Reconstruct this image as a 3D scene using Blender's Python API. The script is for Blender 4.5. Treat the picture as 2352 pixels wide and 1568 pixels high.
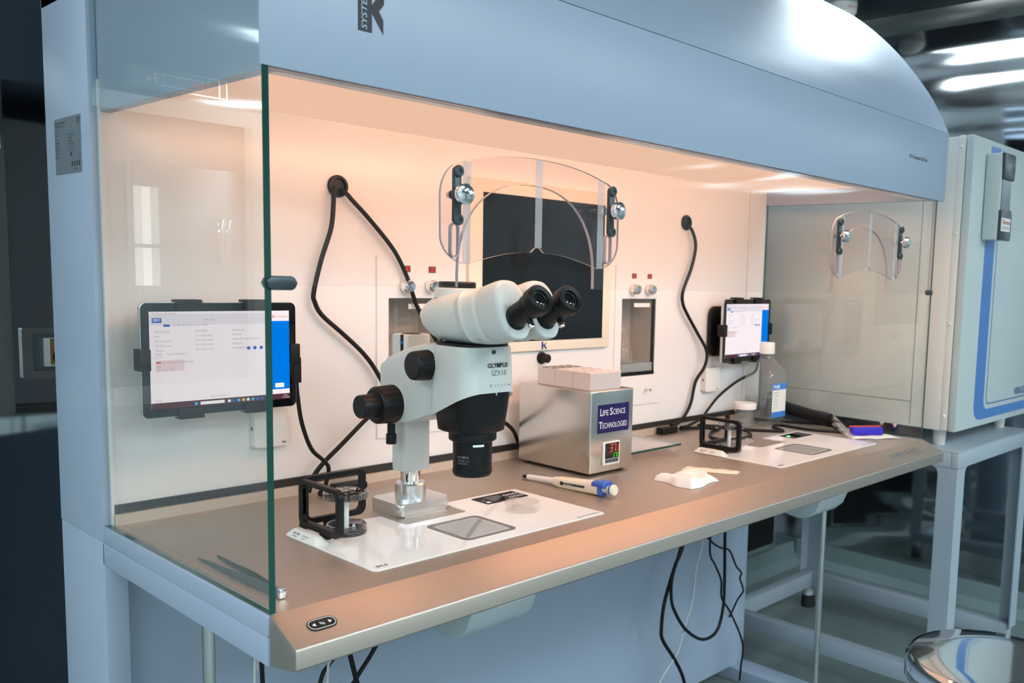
import bpy, bmesh, math, random
from mathutils import Vector, Matrix
random.seed(7)
for o in list(bpy.data.objects): bpy.data.objects.remove(o)
SC = bpy.context.scene; C = SC.collection
T = 0.83                       # worktop height above the floor; geometry is written with z = 0 at the worktop
PI = math.pi

# ------------------------------------------------------------------ camera
cam = bpy.data.cameras.new('camera'); co = bpy.data.objects.new('camera', cam); C.objects.link(co)
rt = Vector((0.6590155, -0.75154034, 0.02976063)); fw = Vector((0.74954938, 0.65296603, -0.10867885)); up = Vector((0.06224386, 0.0939281, 0.99363133))
M = Matrix.Identity(4)
for i in range(3): M[i][0] = rt[i]; M[i][1] = up[i]; M[i][2] = -fw[i]
M.translation = Vector((-0.4906, -0.9815, 0.4029 + T)); co.matrix_world = M
cam.sensor_width = 36; cam.sensor_fit = 'HORIZONTAL'; cam.lens = 2088.05 / 2352 * 36
cam.shift_x = -282.8 / 2352; cam.shift_y = 79.9 / 2352; cam.clip_start = 0.02
cam.dof.use_dof = True; cam.dof.focus_distance = 1.45; cam.dof.aperture_fstop = 8.0
SC.camera = co
SC.cycles.transparent_max_bounces = 32
# ------------------------------------------------------------------ world, exposure
w = bpy.data.worlds.new('world'); SC.world = w; w.use_nodes = True
w.node_tree.nodes['Background'].inputs[0].default_value = (0.6, 0.7, 0.8, 1); w.node_tree.nodes['Background'].inputs[1].default_value = 0.15
SC.view_settings.view_transform = 'Standard'; SC.view_settings.look = 'None'; SC.view_settings.gamma = 1
SC.view_settings.exposure = 0.0; SC.view_settings.use_curve_mapping = False
ROOM_LIGHT = 19.0; ROOM_COL = (0.80, 0.93, 1.0)        # ceiling panels
TUBE = 34.0; TUBE_COL = (1.0, 0.50, 0.29)              # warm tubes inside the cabinet

# ------------------------------------------------------------------ materials
MATS = {}
def mat(name, col, rough=0.5, metal=0.0, spec=0.5, bump=0, bscale=80, bstretch=(1,1,1), var=0, vscale=8, emit=None, estr=0, coat=0, rvar=0):
    m = bpy.data.materials.new(name); m.use_nodes = True; nt = m.node_tree; b = nt.nodes['Principled BSDF']
    b.inputs['Base Color'].default_value = (*col, 1); b.inputs['Roughness'].default_value = rough; b.inputs['Metallic'].default_value = metal
    b.inputs['Specular IOR Level'].default_value = spec
    if coat: b.inputs['Coat Weight'].default_value = coat; b.inputs['Coat Roughness'].default_value = 0.05
    if emit: b.inputs['Emission Color'].default_value = (*emit, 1); b.inputs['Emission Strength'].default_value = estr
    def noise(scale, stretch, detail=3):
        tc = nt.nodes.new('ShaderNodeTexCoord'); mp = nt.nodes.new('ShaderNodeMapping'); mp.inputs['Scale'].default_value = stretch
        n = nt.nodes.new('ShaderNodeTexNoise'); n.inputs['Scale'].default_value = scale; n.inputs['Detail'].default_value = detail
        nt.links.new(tc.outputs['Object'], mp.inputs[0]); nt.links.new(mp.outputs[0], n.inputs['Vector']); return n
    if bump:
        n = noise(bscale, bstretch, 2); bp = nt.nodes.new('ShaderNodeBump'); bp.inputs['Strength'].default_value = 1.0; bp.inputs['Distance'].default_value = bump
        nt.links.new(n.outputs['Fac'], bp.inputs['Height']); nt.links.new(bp.outputs[0], b.inputs['Normal'])
    if var:
        n = noise(vscale, bstretch, 4); r = nt.nodes.new('ShaderNodeMapRange'); r.inputs[3].default_value = 1 - var; r.inputs[4].default_value = 1 + var
        mx = nt.nodes.new('ShaderNodeMix'); mx.data_type = 'RGBA'; mx.blend_type = 'MULTIPLY'; mx.inputs[0].default_value = 1
        mx.inputs[6].default_value = (*col, 1); nt.links.new(n.outputs['Fac'], r.inputs[0]); nt.links.new(r.outputs[0], mx.inputs[7]); nt.links.new(mx.outputs[2], b.inputs['Base Color'])
    if rvar:
        n = noise(vscale, bstretch, 4); r = nt.nodes.new('ShaderNodeMapRange'); r.inputs[3].default_value = max(0.02, rough - rvar); r.inputs[4].default_value = rough + rvar
        nt.links.new(n.outputs['Fac'], r.inputs[0]); nt.links.new(r.outputs[0], b.inputs['Roughness'])
    MATS[name] = m; return m
def emis(name, col, s):
    m = bpy.data.materials.new(name); m.use_nodes = True; nt = m.node_tree; nt.nodes.remove(nt.nodes['Principled BSDF'])
    e = nt.nodes.new('ShaderNodeEmission'); e.inputs[0].default_value = (*col, 1); e.inputs[1].default_value = s
    nt.links.new(e.outputs[0], nt.nodes['Material Output'].inputs[0]); MATS[name] = m; return m
def pane(name, tint, ior=1.5, refl=1.0, haze=0.0, hazecol=(1,1,1)):
    m = bpy.data.materials.new(name); m.use_nodes = True; nt = m.node_tree; nt.nodes.remove(nt.nodes['Principled BSDF'])
    t = nt.nodes.new('ShaderNodeBsdfTransparent'); t.inputs[0].default_value = (*tint, 1)
    g = nt.nodes.new('ShaderNodeBsdfGlossy'); g.inputs['Roughness'].default_value = 0.0; g.inputs[0].default_value = (1,1,1,1)
    f = nt.nodes.new('ShaderNodeFresnel'); ge = nt.nodes.new('ShaderNodeNewGeometry'); mr = nt.nodes.new('ShaderNodeMapRange')   # same reflectance on both sides of the sheet
    mr.inputs[3].default_value = ior; mr.inputs[4].default_value = 1/ior; nt.links.new(ge.outputs['Backfacing'], mr.inputs[0]); nt.links.new(mr.outputs[0], f.inputs[0])
    mu = nt.nodes.new('ShaderNodeMath'); mu.operation = 'MULTIPLY'; mu.inputs[1].default_value = refl; nt.links.new(f.outputs[0], mu.inputs[0])
    mx = nt.nodes.new('ShaderNodeMixShader'); nt.links.new(mu.outputs[0], mx.inputs[0])
    src = t.outputs[0]
    if haze:
        d = nt.nodes.new('ShaderNodeBsdfDiffuse'); d.inputs[0].default_value = (*hazecol, 1)
        h = nt.nodes.new('ShaderNodeMixShader'); h.inputs[0].default_value = haze
        nt.links.new(t.outputs[0], h.inputs[1]); nt.links.new(d.outputs[0], h.inputs[2]); src = h.outputs[0]
    nt.links.new(src, mx.inputs[1]); nt.links.new(g.outputs[0], mx.inputs[2]); nt.links.new(mx.outputs[0], nt.nodes['Material Output'].inputs[0])
    MATS[name] = m; return m
mat('paint', (0.35, 0.425, 0.53), 0.38, spec=0.5, bump=0.00012, bscale=400)
mat('white_laminate', (0.83, 0.81, 0.79), 0.22, spec=0.45)
mat('white_plastic', (0.80, 0.78, 0.74), 0.4)
mat('cream', (0.86, 0.80, 0.66), 0.35)
mat('inner_white', (0.80, 0.78, 0.76), 0.3)
mat('steel_top', (0.53, 0.46, 0.395), 0.50, 1.0, bump=0.00004, bscale=60, bstretch=(1, 30, 30), var=0.05, vscale=5)
mat('steel_box', (0.60, 0.58, 0.55), 0.24, 1.0, bump=0.00005, bscale=40, bstretch=(1, 1, 0.08), var=0.05, vscale=10)
mat('steel_wall', (0.45, 0.48, 0.50), 0.08, 1.0, bump=0.020, bscale=1.0, bstretch=(0.35, 0.35, 3.6), rvar=0.04, vscale=3)
mat('steel_ceiling', (0.40, 0.42, 0.43), 0.16, 1.0, bump=0.006, bscale=1.4, bstretch=(1, 3, 1))
mat('chrome', (0.80, 0.80, 0.80), 0.06, 1.0)
mat('dull_chrome', (0.62, 0.62, 0.60), 0.22, 1.0)
mat('alu', (0.72, 0.72, 0.71), 0.28, 1.0)
mat('dark_metal', (0.06, 0.08, 0.09), 0.35, 0.6)
mat('black', (0.004, 0.004, 0.0045), 0.42, spec=0.3)
mat('black_soft', (0.009, 0.0085, 0.008), 0.55, spec=0.3)
mat('black_gloss', (0.004, 0.005, 0.006), 0.06, spec=0.5)
mat('cable', (0.006, 0.006, 0.006), 0.5, spec=0.3)
mat('cable_white', (0.55, 0.55, 0.53), 0.5)
mat('scope_grey', (0.56, 0.595, 0.565), 0.33, spec=0.5)
mat('scope_black', (0.004, 0.0043, 0.005), 0.42, spec=0.3)
mat('ink', (0.02, 0.02, 0.025), 0.5)
mat('ink_grey', (0.20, 0.21, 0.22), 0.5)
mat('ink_blue', (0.03, 0.06, 0.25), 0.5)
mat('ink_white', (0.85, 0.85, 0.85), 0.5)
mat('stage_white', (0.90, 0.87, 0.84), 0.07, spec=0.5)
mat('stage_frame', (0.10, 0.09, 0.085), 0.2)
mat('stage_glass', (0.36, 0.37, 0.37), 0.06, spec=0.6)
mat('floor_vinyl', (0.20, 0.25, 0.245), 0.22, var=0.08, vscale=60)
mat('cove', (0.22, 0.30, 0.30), 0.3)
mat('incubator', (0.50, 0.56, 0.55), 0.4)
mat('incubator_warm_lit', (0.74, 0.72, 0.66), 0.4)  # warm hood light on the cabinet side is put into this colour
mat('upstand_steel', (0.60, 0.50, 0.41), 0.5, 0.4)
mat('slot_black', (0.02, 0.018, 0.016), 0.5)
mat('inc_blue', (0.06, 0.19, 0.48), 0.4)
mat('inc_navy', (0.04, 0.10, 0.28), 0.4)
mat('inc_dark', (0.03, 0.04, 0.05), 0.3)
mat('stand_paint', (0.36, 0.42, 0.47), 0.4)
mat('heat_block', (0.66, 0.58, 0.55), 0.4, 0.25)
mat('sign_blue', (0.014, 0.008, 0.085), 0.45, spec=0.3)
mat('gauze', (0.88, 0.84, 0.80), 0.9, bump=0.0006, bscale=500)
mat('paper', (0.80, 0.68, 0.50), 0.8)
mat('paper_white', (0.84, 0.80, 0.76), 0.8)
mat('pipette_cream', (0.82, 0.75, 0.58), 0.35)
mat('pipette_blue', (0.04, 0.12, 0.50), 0.35)
mat('box_blue', (0.025, 0.010, 0.45), 0.4); mat('box_red', (0.75, 0.06, 0.04), 0.4)
mat('label_blue', (0.05, 0.22, 0.62), 0.5)
mat('red_print', (0.70, 0.12, 0.06), 0.5)
mat('glass_edge', (0.003, 0.055, 0.040), 0.12, spec=0.6)
mat('acrylic_edge', (0.42, 0.38, 0.40), 0.25)
mat('acrylic_dark', (0.03, 0.03, 0.05), 0.25)
mat('nameplate', (0.24, 0.28, 0.30), 0.35, 0.7)
mat('housing_grey', (0.46, 0.52, 0.54), 0.45)
mat('tape_brown', (0.30, 0.16, 0.05), 0.6)
mat('rubber', (0.02, 0.02, 0.02), 0.7)
mat('door_grey', (0.30, 0.33, 0.34), 0.3, 0.6)
mat('recess', (0.62, 0.54, 0.48), 0.5)
mat('wall_panel', (0.60, 0.63, 0.64), 0.4)
pane('side_glass', (0.940, 0.957, 0.945), 1.50, 0.85)
pane('clear_glass', (0.985, 0.99, 0.985), 1.5, 1.0)
pane('front_pane', (0.985, 0.98, 0.975), 1.42, 0.75)
pane('acrylic', (0.965, 0.95, 0.955), 1.45, 0.7)
pane('acrylic_strip', (0.90, 0.88, 0.88), 1.45, 0.8, 0.28, (0.8, 0.78, 0.78))
pane('thin_plastic', (0.985, 0.98, 0.975), 1.45, 0.9, 0.012, (0.9, 0.9, 0.9))
pane('smoke_plastic', (0.62, 0.60, 0.60), 1.55, 1.6)
pane('frosted', (0.93, 0.91, 0.90), 1.45, 0.8, 0.22, (0.85, 0.82, 0.8))
pane('water', (0.86, 0.90, 0.90), 1.33, 1.0)
pane('mirror_glass', (0.93, 0.92, 0.90), 1.5, 1.0)
pane('bottle_plastic', (0.91, 0.915, 0.91), 1.5, 1.3, 0.05, (0.9, 0.9, 0.9))
emis('panel_light', ROOM_COL, ROOM_LIGHT)
emis('tube_light', TUBE_COL, TUBE); emis('diffuser_light', (1.0, 0.62, 0.44), 0.92)
emis('screen_white', (0.90, 0.80, 0.84), 1.08); emis('screen_blue', (0.0, 0.20, 0.80), 1.0); emis('screen_blue2', (0.0, 0.15, 0.66), 1.0); emis('screen_task', (0.10, 0.035, 0.05), 1.0)
emis('screen_text', (0.36, 0.34, 0.38), 1.0); emis('screen_button', (0.01, 0.13, 0.55), 1.0); emis('screen_bright', (0.95, 0.92, 0.95), 1.0); emis('screen_red', (0.75, 0.16, 0.10), 1.0); emis('screen_pink', (0.86, 0.66, 0.70), 1.0)
emis('screen_head', (0.80, 0.74, 0.80), 1.0); emis('screen_cyan', (0.05, 0.55, 0.85), 1.0); emis('screen_yellow', (0.85, 0.55, 0.10), 1.0)
emis('led_red', (1.0, 0.10, 0.07), 1.1); emis('led_green', (0.10, 0.85, 0.02), 0.8); emis('led_green_dot', (0.1, 1.0, 0.2), 4.0); emis('led_window', (0.30, 0.10, 0.09), 0.4); emis('window_light', (0.9, 1.0, 1.0), 1.6)

# ------------------------------------------------------------------ mesh helpers
ROOT_TOP = []
def set_label(o, label, cat, group=None):
    o['label'] = label; o['category'] = cat
    if group: o['group'] = group
def thing(name, label, cat, loc, rotz=0, group=None):
    o = bpy.data.objects.new(name, None); C.objects.link(o); o.empty_display_size = 0.05
    o.location = loc; o.rotation_euler = (0, 0, rotz); set_label(o, label, cat, group); ROOT_TOP.append(o); return o
class MB:
    def __init__(s): s.v = []; s.f = []; s.m = []; s.cur = 0
    def mi(s, i): s.cur = i; return s
    def add(s, vs, fs):
        n = len(s.v); s.v += [tuple(v) for v in vs]; s.f += [tuple(i + n for i in f) for f in fs]; s.m += [s.cur] * len(fs); return s
    def addbm(s, bm):
        bm.verts.index_update(); s.add([v.co.copy() for v in bm.verts], [[v.index for v in f.verts] for f in bm.faces]); bm.free(); return s
    def box(s, x0, x1, y0, y1, z0, z1, bev=0, seg=2, mtx=None):
        vs = [(x, y, z) for x in (x0, x1) for y in (y0, y1) for z in (z0, z1)]
        fs = [(0,1,3,2), (4,6,7,5), (0,4,5,1), (2,3,7,6), (0,2,6,4), (1,5,7,3)]
        if mtx: vs = [mtx @ Vector(v) for v in vs]
        if not bev: return s.add(vs, fs)
        bm = bmesh.new(); bv = [bm.verts.new(v) for v in vs]
        for f in fs: bm.faces.new([bv[i] for i in f])
        bmesh.ops.bevel(bm, geom=bm.edges[:], offset=bev, segments=seg, profile=0.5, affect='EDGES'); return s.addbm(bm)
    def prism(s, poly, fn, t0, t1, bev=0, seg=2):
        """poly: 2D outline; fn(a,b,t) -> 3D"""
        n = len(poly); bm = bmesh.new()
        A = [bm.verts.new(fn(a, b, t0)) for a, b in poly]; B = [bm.verts.new(fn(a, b, t1)) for a, b in poly]
        fa = bm.faces.new(A[::-1]); fb = bm.faces.new(B); side = []
        for i in range(n): side.append(bm.faces.new((A[i], A[(i+1) % n], B[(i+1) % n], B[i])))
        if bev:
            ed = [e for e in bm.edges if fa in e.link_faces or fb in e.link_faces]
            bmesh.ops.bevel(bm, geom=ed, offset=bev, segments=seg, profile=0.5, affect='EDGES')
        ng = [f for f in bm.faces if len(f.verts) > 4]
        bm.normal_update()
        if ng: bmesh.ops.triangulate(bm, faces=ng, ngon_method='EAR_CLIP')
        bmesh.ops.recalc_face_normals(bm, faces=bm.faces[:]); return s.addbm(bm)
    def loft(s, rings, cap=True, closed=True):
        n = len(rings[0]); vs = [p for r in rings for p in r]; fs = []
        for k in range(len(rings) - 1):
            for i in range(n if closed else n - 1):
                j = (i + 1) % n; fs.append((k*n+i, k*n+j, (k+1)*n+j, (k+1)*n+i))
        if cap: fs.append(tuple(range(n))[::-1]); fs.append(tuple(range((len(rings)-1)*n, len(rings)*n)))
        bm = bmesh.new(); bv = [bm.verts.new(v) for v in vs]
        for f in fs: bm.faces.new([bv[i] for i in f])
        bmesh.ops.recalc_face_normals(bm, faces=bm.faces[:]); return s.addbm(bm)
    def lathe(s, o, d, prof, n=32, cap=True):
        o = Vector(o); d = Vector(d).normalized(); a = d.orthogonal().normalized(); b = d.cross(a)
        return s.loft([[o + d*t + (a*math.cos(2*PI*i/n) + b*math.sin(2*PI*i/n))*max(r, 1e-5) for i in range(n)] for t, r in prof], cap)
    def cyl(s, p0, p1, r, r1=None, n=24, bev=0):
        p0 = Vector(p0); p1 = Vector(p1); L = (p1-p0).length; r1 = r if r1 is None else r1
        pr = [(0, r), (L, r1)] if not bev else [(0, r-bev), (bev*.3, r-bev*.3), (bev, r), (L-bev, r1), (L-bev*.3, r1-bev*.3), (L, r1-bev)]
        return s.lathe(p0, p1-p0, pr, n)
    def tube(s, pts, r, n=10, smooth=6):
        P = [Vector(p) for p in pts]
        if smooth:
            Q = []; E = [P[0]] + P + [P[-1]]
            for i in range(1, len(E) - 2):
                p0, p1, p2, p3 = E[i-1:i+3]
                for k in range(smooth):
                    t = k / smooth; Q.append(0.5*((2*p1)+(p2-p0)*t+(2*p0-5*p1+4*p2-p3)*t*t+(3*p1-p0-3*p2+p3)*t**3))
            P = Q + [P[-1]]
        rings = []; nrm = None
        for i, p in enumerate(P):
            d = (P[min(i+1, len(P)-1)] - P[max(i-1, 0)]).normalized()
            nrm = d.orthogonal().normalized() if nrm is None else (nrm - d*nrm.dot(d)).normalized()
            b = d.cross(nrm); rings.append([p + (nrm*math.cos(2*PI*k/n) + b*math.sin(2*PI*k/n))*r for k in range(n)])
        return s.loft(rings)
    def sphere(s, c, r, sc=(1,1,1), n=16):
        bm = bmesh.new(); bmesh.ops.create_uvsphere(bm, u_segments=n, v_segments=n//2+2, radius=r)
        for v in bm.verts: v.co = Vector((v.co.x*sc[0], v.co.y*sc[1], v.co.z*sc[2])) + Vector(c)
        return s.addbm(bm)
    def build(s, name, mats, parent=None, local=False, angle=35, kind=None, label=None):
        """vertices are in table coordinates unless local=True; parent chain must be unrotated for absolute coordinates"""
        if isinstance(mats, str): mats = [mats]
        off = Vector((0,0,0)); p = parent
        if not local:
            while p is not None: off += p.location; p = p.parent
        if parent is None and s.v:
            xs = [v[0] for v in s.v]; ys = [v[1] for v in s.v]; zs = [v[2] for v in s.v]
            off = Vector(((min(xs)+max(xs))/2, (min(ys)+max(ys))/2, min(zs)))
        me = bpy.data.meshes.new(name); me.from_pydata([tuple(Vector(v)-off) for v in s.v], [], s.f); me.update()
        for m in mats: me.materials.append(MATS[m])
        me.polygons.foreach_set('material_index', s.m); me.polygons.foreach_set('use_smooth', [True]*len(s.f))
        me.set_sharp_from_angle(angle=math.radians(angle))
        o = bpy.data.objects.new(name, me); C.objects.link(o)
        if parent is None: o.location = off; ROOT_TOP.append(o)
        else: o.parent = parent
        if kind: o['kind'] = kind
        if label: o['label'] = label
        return o
def XY(z0=0): return lambda a, b, t: (a, b, t)
XZ = lambda a, b, t: (a, t, b)
YZ = lambda a, b, t: (t, a, b)
def rrect(x0, x1, y0, y1, r, n=6):
    pts = []
    for cx, cy, a0 in ((x1-r, y1-r, 0), (x0+r, y1-r, PI/2), (x0+r, y0+r, PI), (x1-r, y0+r, 1.5*PI)):
        for i in range(n+1): a = a0 + PI/2*i/n; pts.append((cx + r*math.cos(a), cy + r*math.sin(a)))
    return pts
def ringprism(mb, outer, inner, fn, t0, t1):
    """frame between two outlines with the same number of points"""
    n = len(outer); rings = [[Vector(fn(a, b, t)) for a, b in o] for o, t in ((outer, t0), (outer, t1), (inner, t1), (inner, t0), (outer, t0))]
    vs = [p for r in rings[:4] for p in r]; fs = []
    for k in range(4):
        for i in range(n): j = (i+1) % n; fs.append((k*n+i, k*n+j, ((k+1) % 4)*n+j, ((k+1) % 4)*n+i))
    bm = bmesh.new(); bv = [bm.verts.new(v) for v in vs]
    for f in fs: bm.faces.new([bv[i] for i in f])
    bmesh.ops.recalc_face_normals(bm, faces=bm.faces[:]); mb.addbm(bm)
def arch(rings): return rings
TXT = {}
def text(mb, s, origin, ex, ey, height, width=None, bold=0.0, align='LEFT', depth=0.0003, shear=0, wrap=None):
    """adds lettering to mb; origin is the baseline start (or centre for CENTER)"""
    key = (s, bold, shear)
    if key not in TXT:
        cu = bpy.data.curves.new('t', 'FONT'); cu.body = s; cu.size = 1; cu.offset = bold; cu.resolution_u = 2; cu.shear = shear
        ob = bpy.data.objects.new('t', cu); C.objects.link(ob); me = bpy.data.meshes.new_from_object(ob)
        TXT[key] = ([v.co.copy() for v in me.vertices], [tuple(p.vertices) for p in me.polygons])
        bpy.data.objects.remove(ob); bpy.data.curves.remove(cu); bpy.data.meshes.remove(me)
    vs, fs = TXT[key]
    if not vs: return
    x0 = min(v.x for v in vs); x1 = max(v.x for v in vs); sc = height / 0.72; sx = sc if width is None else width / (x1 - x0)
    ex = Vector(ex); ey = Vector(ey); nz = ex.cross(ey); o = Vector(origin); sh = 0 if align == 'LEFT' else -(x1-x0)*sx/2
    out = []
    for v in vs:
        a = (v.x - x0)*sx + sh; b = v.y*sc
        out.append(wrap(a, b, depth) if wrap else o + ex*a + ey*b + nz*depth)
    mb.add(out, fs)
def copy_tree(o, dloc, parent=None, label=None):
    c = o.copy(); C.objects.link(c); c.parent = parent
    if parent is None:
        c.location = o.location + Vector(dloc); ROOT_TOP.append(c)
        if label: c['label'] = label
    for ch in [k for k in bpy.data.objects if k.parent == o]: copy_tree(ch, dloc, c)
    return c
def struct(o): o['kind'] = 'structure'; return o

# ================================================================== room
X0, X1, Y0, Y1, ZF, ZC = -2.4, 3.0, -4.6, 1.06, -T, 1.45
struct(MB().box(X0-.1, X1+.1, Y0-.1, Y1+.1, ZF-.05, ZF).build('floor', 'floor_vinyl'))
struct(MB().box(X0-.1, X1+.1, Y0-.1, Y1+.1, ZC, ZC+.05).build('ceiling', 'steel_ceiling'))
struct(MB().box(X0, X1, Y1, Y1+.05, ZF, ZC).build('wall_back', 'steel_wall'))
struct(MB().box(X1, X1+.05, Y0, Y1, ZF, ZC).build('wall_right', 'steel_wall'))
struct(MB().box(X0-.05, X0, Y0, Y1, ZF, ZC).build('wall_left', 'wall_panel'))
struct(MB().box(X0, X1, Y0-.05, Y0, ZF, ZC).build('wall_front', 'wall_panel'))
struct(MB().prism([(Y1, ZF), (Y1, ZF+.09), (Y1-.012, ZF+.09), (Y1-.02, ZF+.03), (Y1-.06, ZF+.002), (Y1-.06, ZF)], YZ, X0, X1-.06).build('baseboard_back', 'cove'))
struct(MB().prism([(X1, ZF), (X1, ZF+.09), (X1-.012, ZF+.09), (X1-.02, ZF+.03), (X1-.06, ZF+.002), (X1-.06, ZF)], XZ, Y0, Y1).build('baseboard_right', 'cove'))
struct(MB().prism([(X1, ZC), (X1-.06, ZC), (X1-.045, ZC-.02), (X1-.02, ZC-.045), (X1, ZC-.06)], XZ, Y0, Y1).build('trim_1', 'dull_chrome'))
# ceiling light panels, plus added fill panels
def ceiling_light(x, y, sx, sy, label):
    t = thing('ceiling_light', label, 'ceiling light', (x, y, ZC-.02), 0, 'ceiling light panels')
    m = MB(); ringprism(m, [(x-sx-.02, y-sy-.02), (x+sx+.02, y-sy-.02), (x+sx+.02, y+sy+.02), (x-sx-.02, y+sy+.02)], [(x-sx, y-sy), (x+sx, y-sy), (x+sx, y+sy), (x-sx, y+sy)], XY(), ZC-.02, ZC); m.build('frame', 'white_plastic', t)
    MB().box(x-sx, x+sx, y-sy, y+sy, ZC-.014, ZC-.008).build('diffuser', 'panel_light', t)
ceiling_light(2.12, .45, .16, .45, 'narrow ceiling light panel above the incubator')
ceiling_light(.6, -1.9, .60, .30, 'ceiling light panel in front of the workstation')
ceiling_light(.6, -3.5, .60, .30, 'added ceiling fill light near the far end of the room')  # added fill that reaches the panel below the worktop
ceiling_light(-2.12, -1.7, .14, 1.1, 'long ceiling light panel at the left of the room')
ceiling_light(-1.75, .2, .28, .45, 'added ceiling fill light left of the workstation near the hatch')  # added out of view to brighten the left column
ceiling_light(-.9, -3.5, .40, .40, 'added ceiling fill light at the far left end of the room')  # added fill from behind the camera for the left faces
ceiling_light(2.2, -2.4, .30, .60, 'ceiling light panel at the right of the room')

# ================================================================== workstation
W = 1.8
ws = thing('laminar_flow_workstation', 'large pale blue laminar flow workstation with glass sides and stainless worktop', 'workstation', (0.905, 0.32, -T))
def P(mb, name, m, parent=ws, **k): return mb.build(name, m, parent, **k)
# worktop
m = MB().box(.014, 1.786, 0, .515, -.04, 0)
m.prism([(0, 0), (-.0580, -.0240), (-.0594, -.0250), (-.06, -.0268), (-.06, -.048), (-.057, -.051), (0, -.062)], YZ, .003, 1.797, 0.0012)
top = P(m, 'worktop', 'steel_top')
m = MB().box(.014, 1.786, .503, .515, 0, .017); P(m, 'upstand', 'upstand_steel', top)
# side rails
for x0, x1 in ((0, .014), (1.786, 1.80)):
    m = MB().box(x0, x1, .0005, .515, -.026, 0, .0012); P(m, 'side_rail', 'paint')
    m = MB().box(x0+.0008, x1, .0005, .52, -.062, -.0266, .0012); P(m, 'lower_rail', 'paint')
# columns / legs
P(MB().box(0, .0135, .515, .705, -.026, 1.22, .0012), 'column', 'paint')
P(MB().box(.0008, .034, .515, .705, -T, -.0266, .0015), 'leg', 'paint')
P(MB().box(1.80, 1.834, .54, .705, -.026, 1.22, .0015), 'column', 'paint')
P(MB().box(1.79, 1.822, .549, .705, -T+.045, -.0266, .0015), 'leg', 'paint')
for x0, x1 in ((.035, .10), (1.755, 1.834)): P(MB().box(x0, x1, -.02, .72, -T, -T+.045, .004), 'foot_beam', 'paint')
P(MB().box(.034, 1.79, .55, .562, -T+.045, -.045), 'lower_panel', 'paint')
for x in (.045, 1.765):
    P(MB().cyl((x, .26, -T), (x, .26, -.062), .0085), 'support_rod', 'dull_chrome')
# back panel with two windows and a screen opening
gw = [(.504, .634, .156, .349), (1.1665, 1.297, .156, .349)]
m = MB(); xs = [.0155, .504, .634, 1.1665, 1.297, 1.702]
for a, b in zip(xs[:-1], xs[1:]):
    if (a, b) in ((.504, .634), (1.1665, 1.297)):
        m.box(a, b, .515, .527, .03, .156); m.box(a, b, .515, .527, .349, .665)
    else: m.box(a, b, .515, .527, .03, .665)
bp = P(m, 'back_panel', 'white_laminate')
P(MB().box(.0113, .0148, .508, .5149, .0005, .665), 'lit_column_face', 'inner_white')  # added pale strip stands in for warm light on the blue column face
P(MB().box(1.7035, 1.786, .513, .527, .03, .665), 'end_strip', 'inner_white')
P(MB().box(.0155, 1.786, .509, .5145, .017, .0305), 'slot_trim', 'slot_black', bp)
# header and hood
P(MB().box(0, 1.834, -.003, 0, .620, .7915, .0008), 'header_panel', 'paint')
P(MB().box(.0125, 1.834, .0002, .022, .6202, .7915), 'header_core', 'paint')
P(MB().box(.03, 1.786, .022, .046, .6215, .628), 'lamp_lip', 'inner_white')
for x0, x1 in ((.014, .03), (1.786, 1.80)): P(MB().box(x0, x1, .022, .54, .62, .80), 'header_side', 'paint')
P(MB().box(.03, 1.786, .10, .513, .6602, .6648), 'light_diffuser', 'diffuser_light')
P(MB().box(.03, 1.786, .022, .54, .665, .68), 'flow_ceiling', 'inner_white')
prof = [(.0015, .793), (.010, .812), (.0234, .838), (.0564, .894), (.1047, .957), (.155, 1.0144), (.2214, 1.077), (.2893, 1.1296), (.35, 1.165), (.411, 1.194), (.48, 1.218), (.56, 1.238), (.705, 1.25)]
sm = []
for i in range(len(prof)-1):
    p0, p1, p2, p3 = prof[max(i-1, 0)], prof[i], prof[i+1], prof[min(i+2, len(prof)-1)]
    for k in range(4):
        t = k/4; sm.append(tuple(.5*(2*p1[c]+(p2[c]-p0[c])*t+(2*p0[c]-5*p1[c]+4*p2[c]-p3[c])*t*t+(3*p1[c]-p0[c]-3*p2[c]+p3[c])*t**3) for c in (0, 1)))
sm.append(prof[-1])
P(MB().prism([(y - .0025, z) for y, z in sm[:-1]] + [sm[-1], (.705, .793)], YZ, 0, 1.834), 'hood', 'paint', angle=25)
# lamps
for a, b in ((.22, .88), (.95, 1.61)):
    l = P(MB().cyl((a, .062, .646), (b, .062, .646), .010, n=12), 'lamp_tube', 'tube_light')
    for c in (a-.02, b): P(MB().cyl((c, .062, .646), (c+.02, .062, .646), .012, n=12), 'lamp_cap', 'white_plastic', l)
# side glass
def side_pane(x0, x1, y0, y1, z0, z1):
    m = MB(); v = [(x, y, z) for x in (x0, x1) for y in (y0, y1) for z in (z0, z1)]
    m.add(v, [(0,1,3,2), (4,6,7,5)]); m.mi(1).add(v, [(0,4,5,1), (2,3,7,6), (0,2,6,4), (1,5,7,3)])
    return P(m, 'side_glass', ['side_glass', 'glass_edge'])
side_pane(.003, .011, .0005, .528, .0005, .80)
g = side_pane(1.789, 1.797, .0005, .5125, .0005, .6195)
for y, z in ((.112, .028), (.075, .028)): P(MB().cyl((1.789, y, z), (1.784, y, z), .005, n=12, bev=.001), 'glass_bolt', 'chrome', g)
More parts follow.
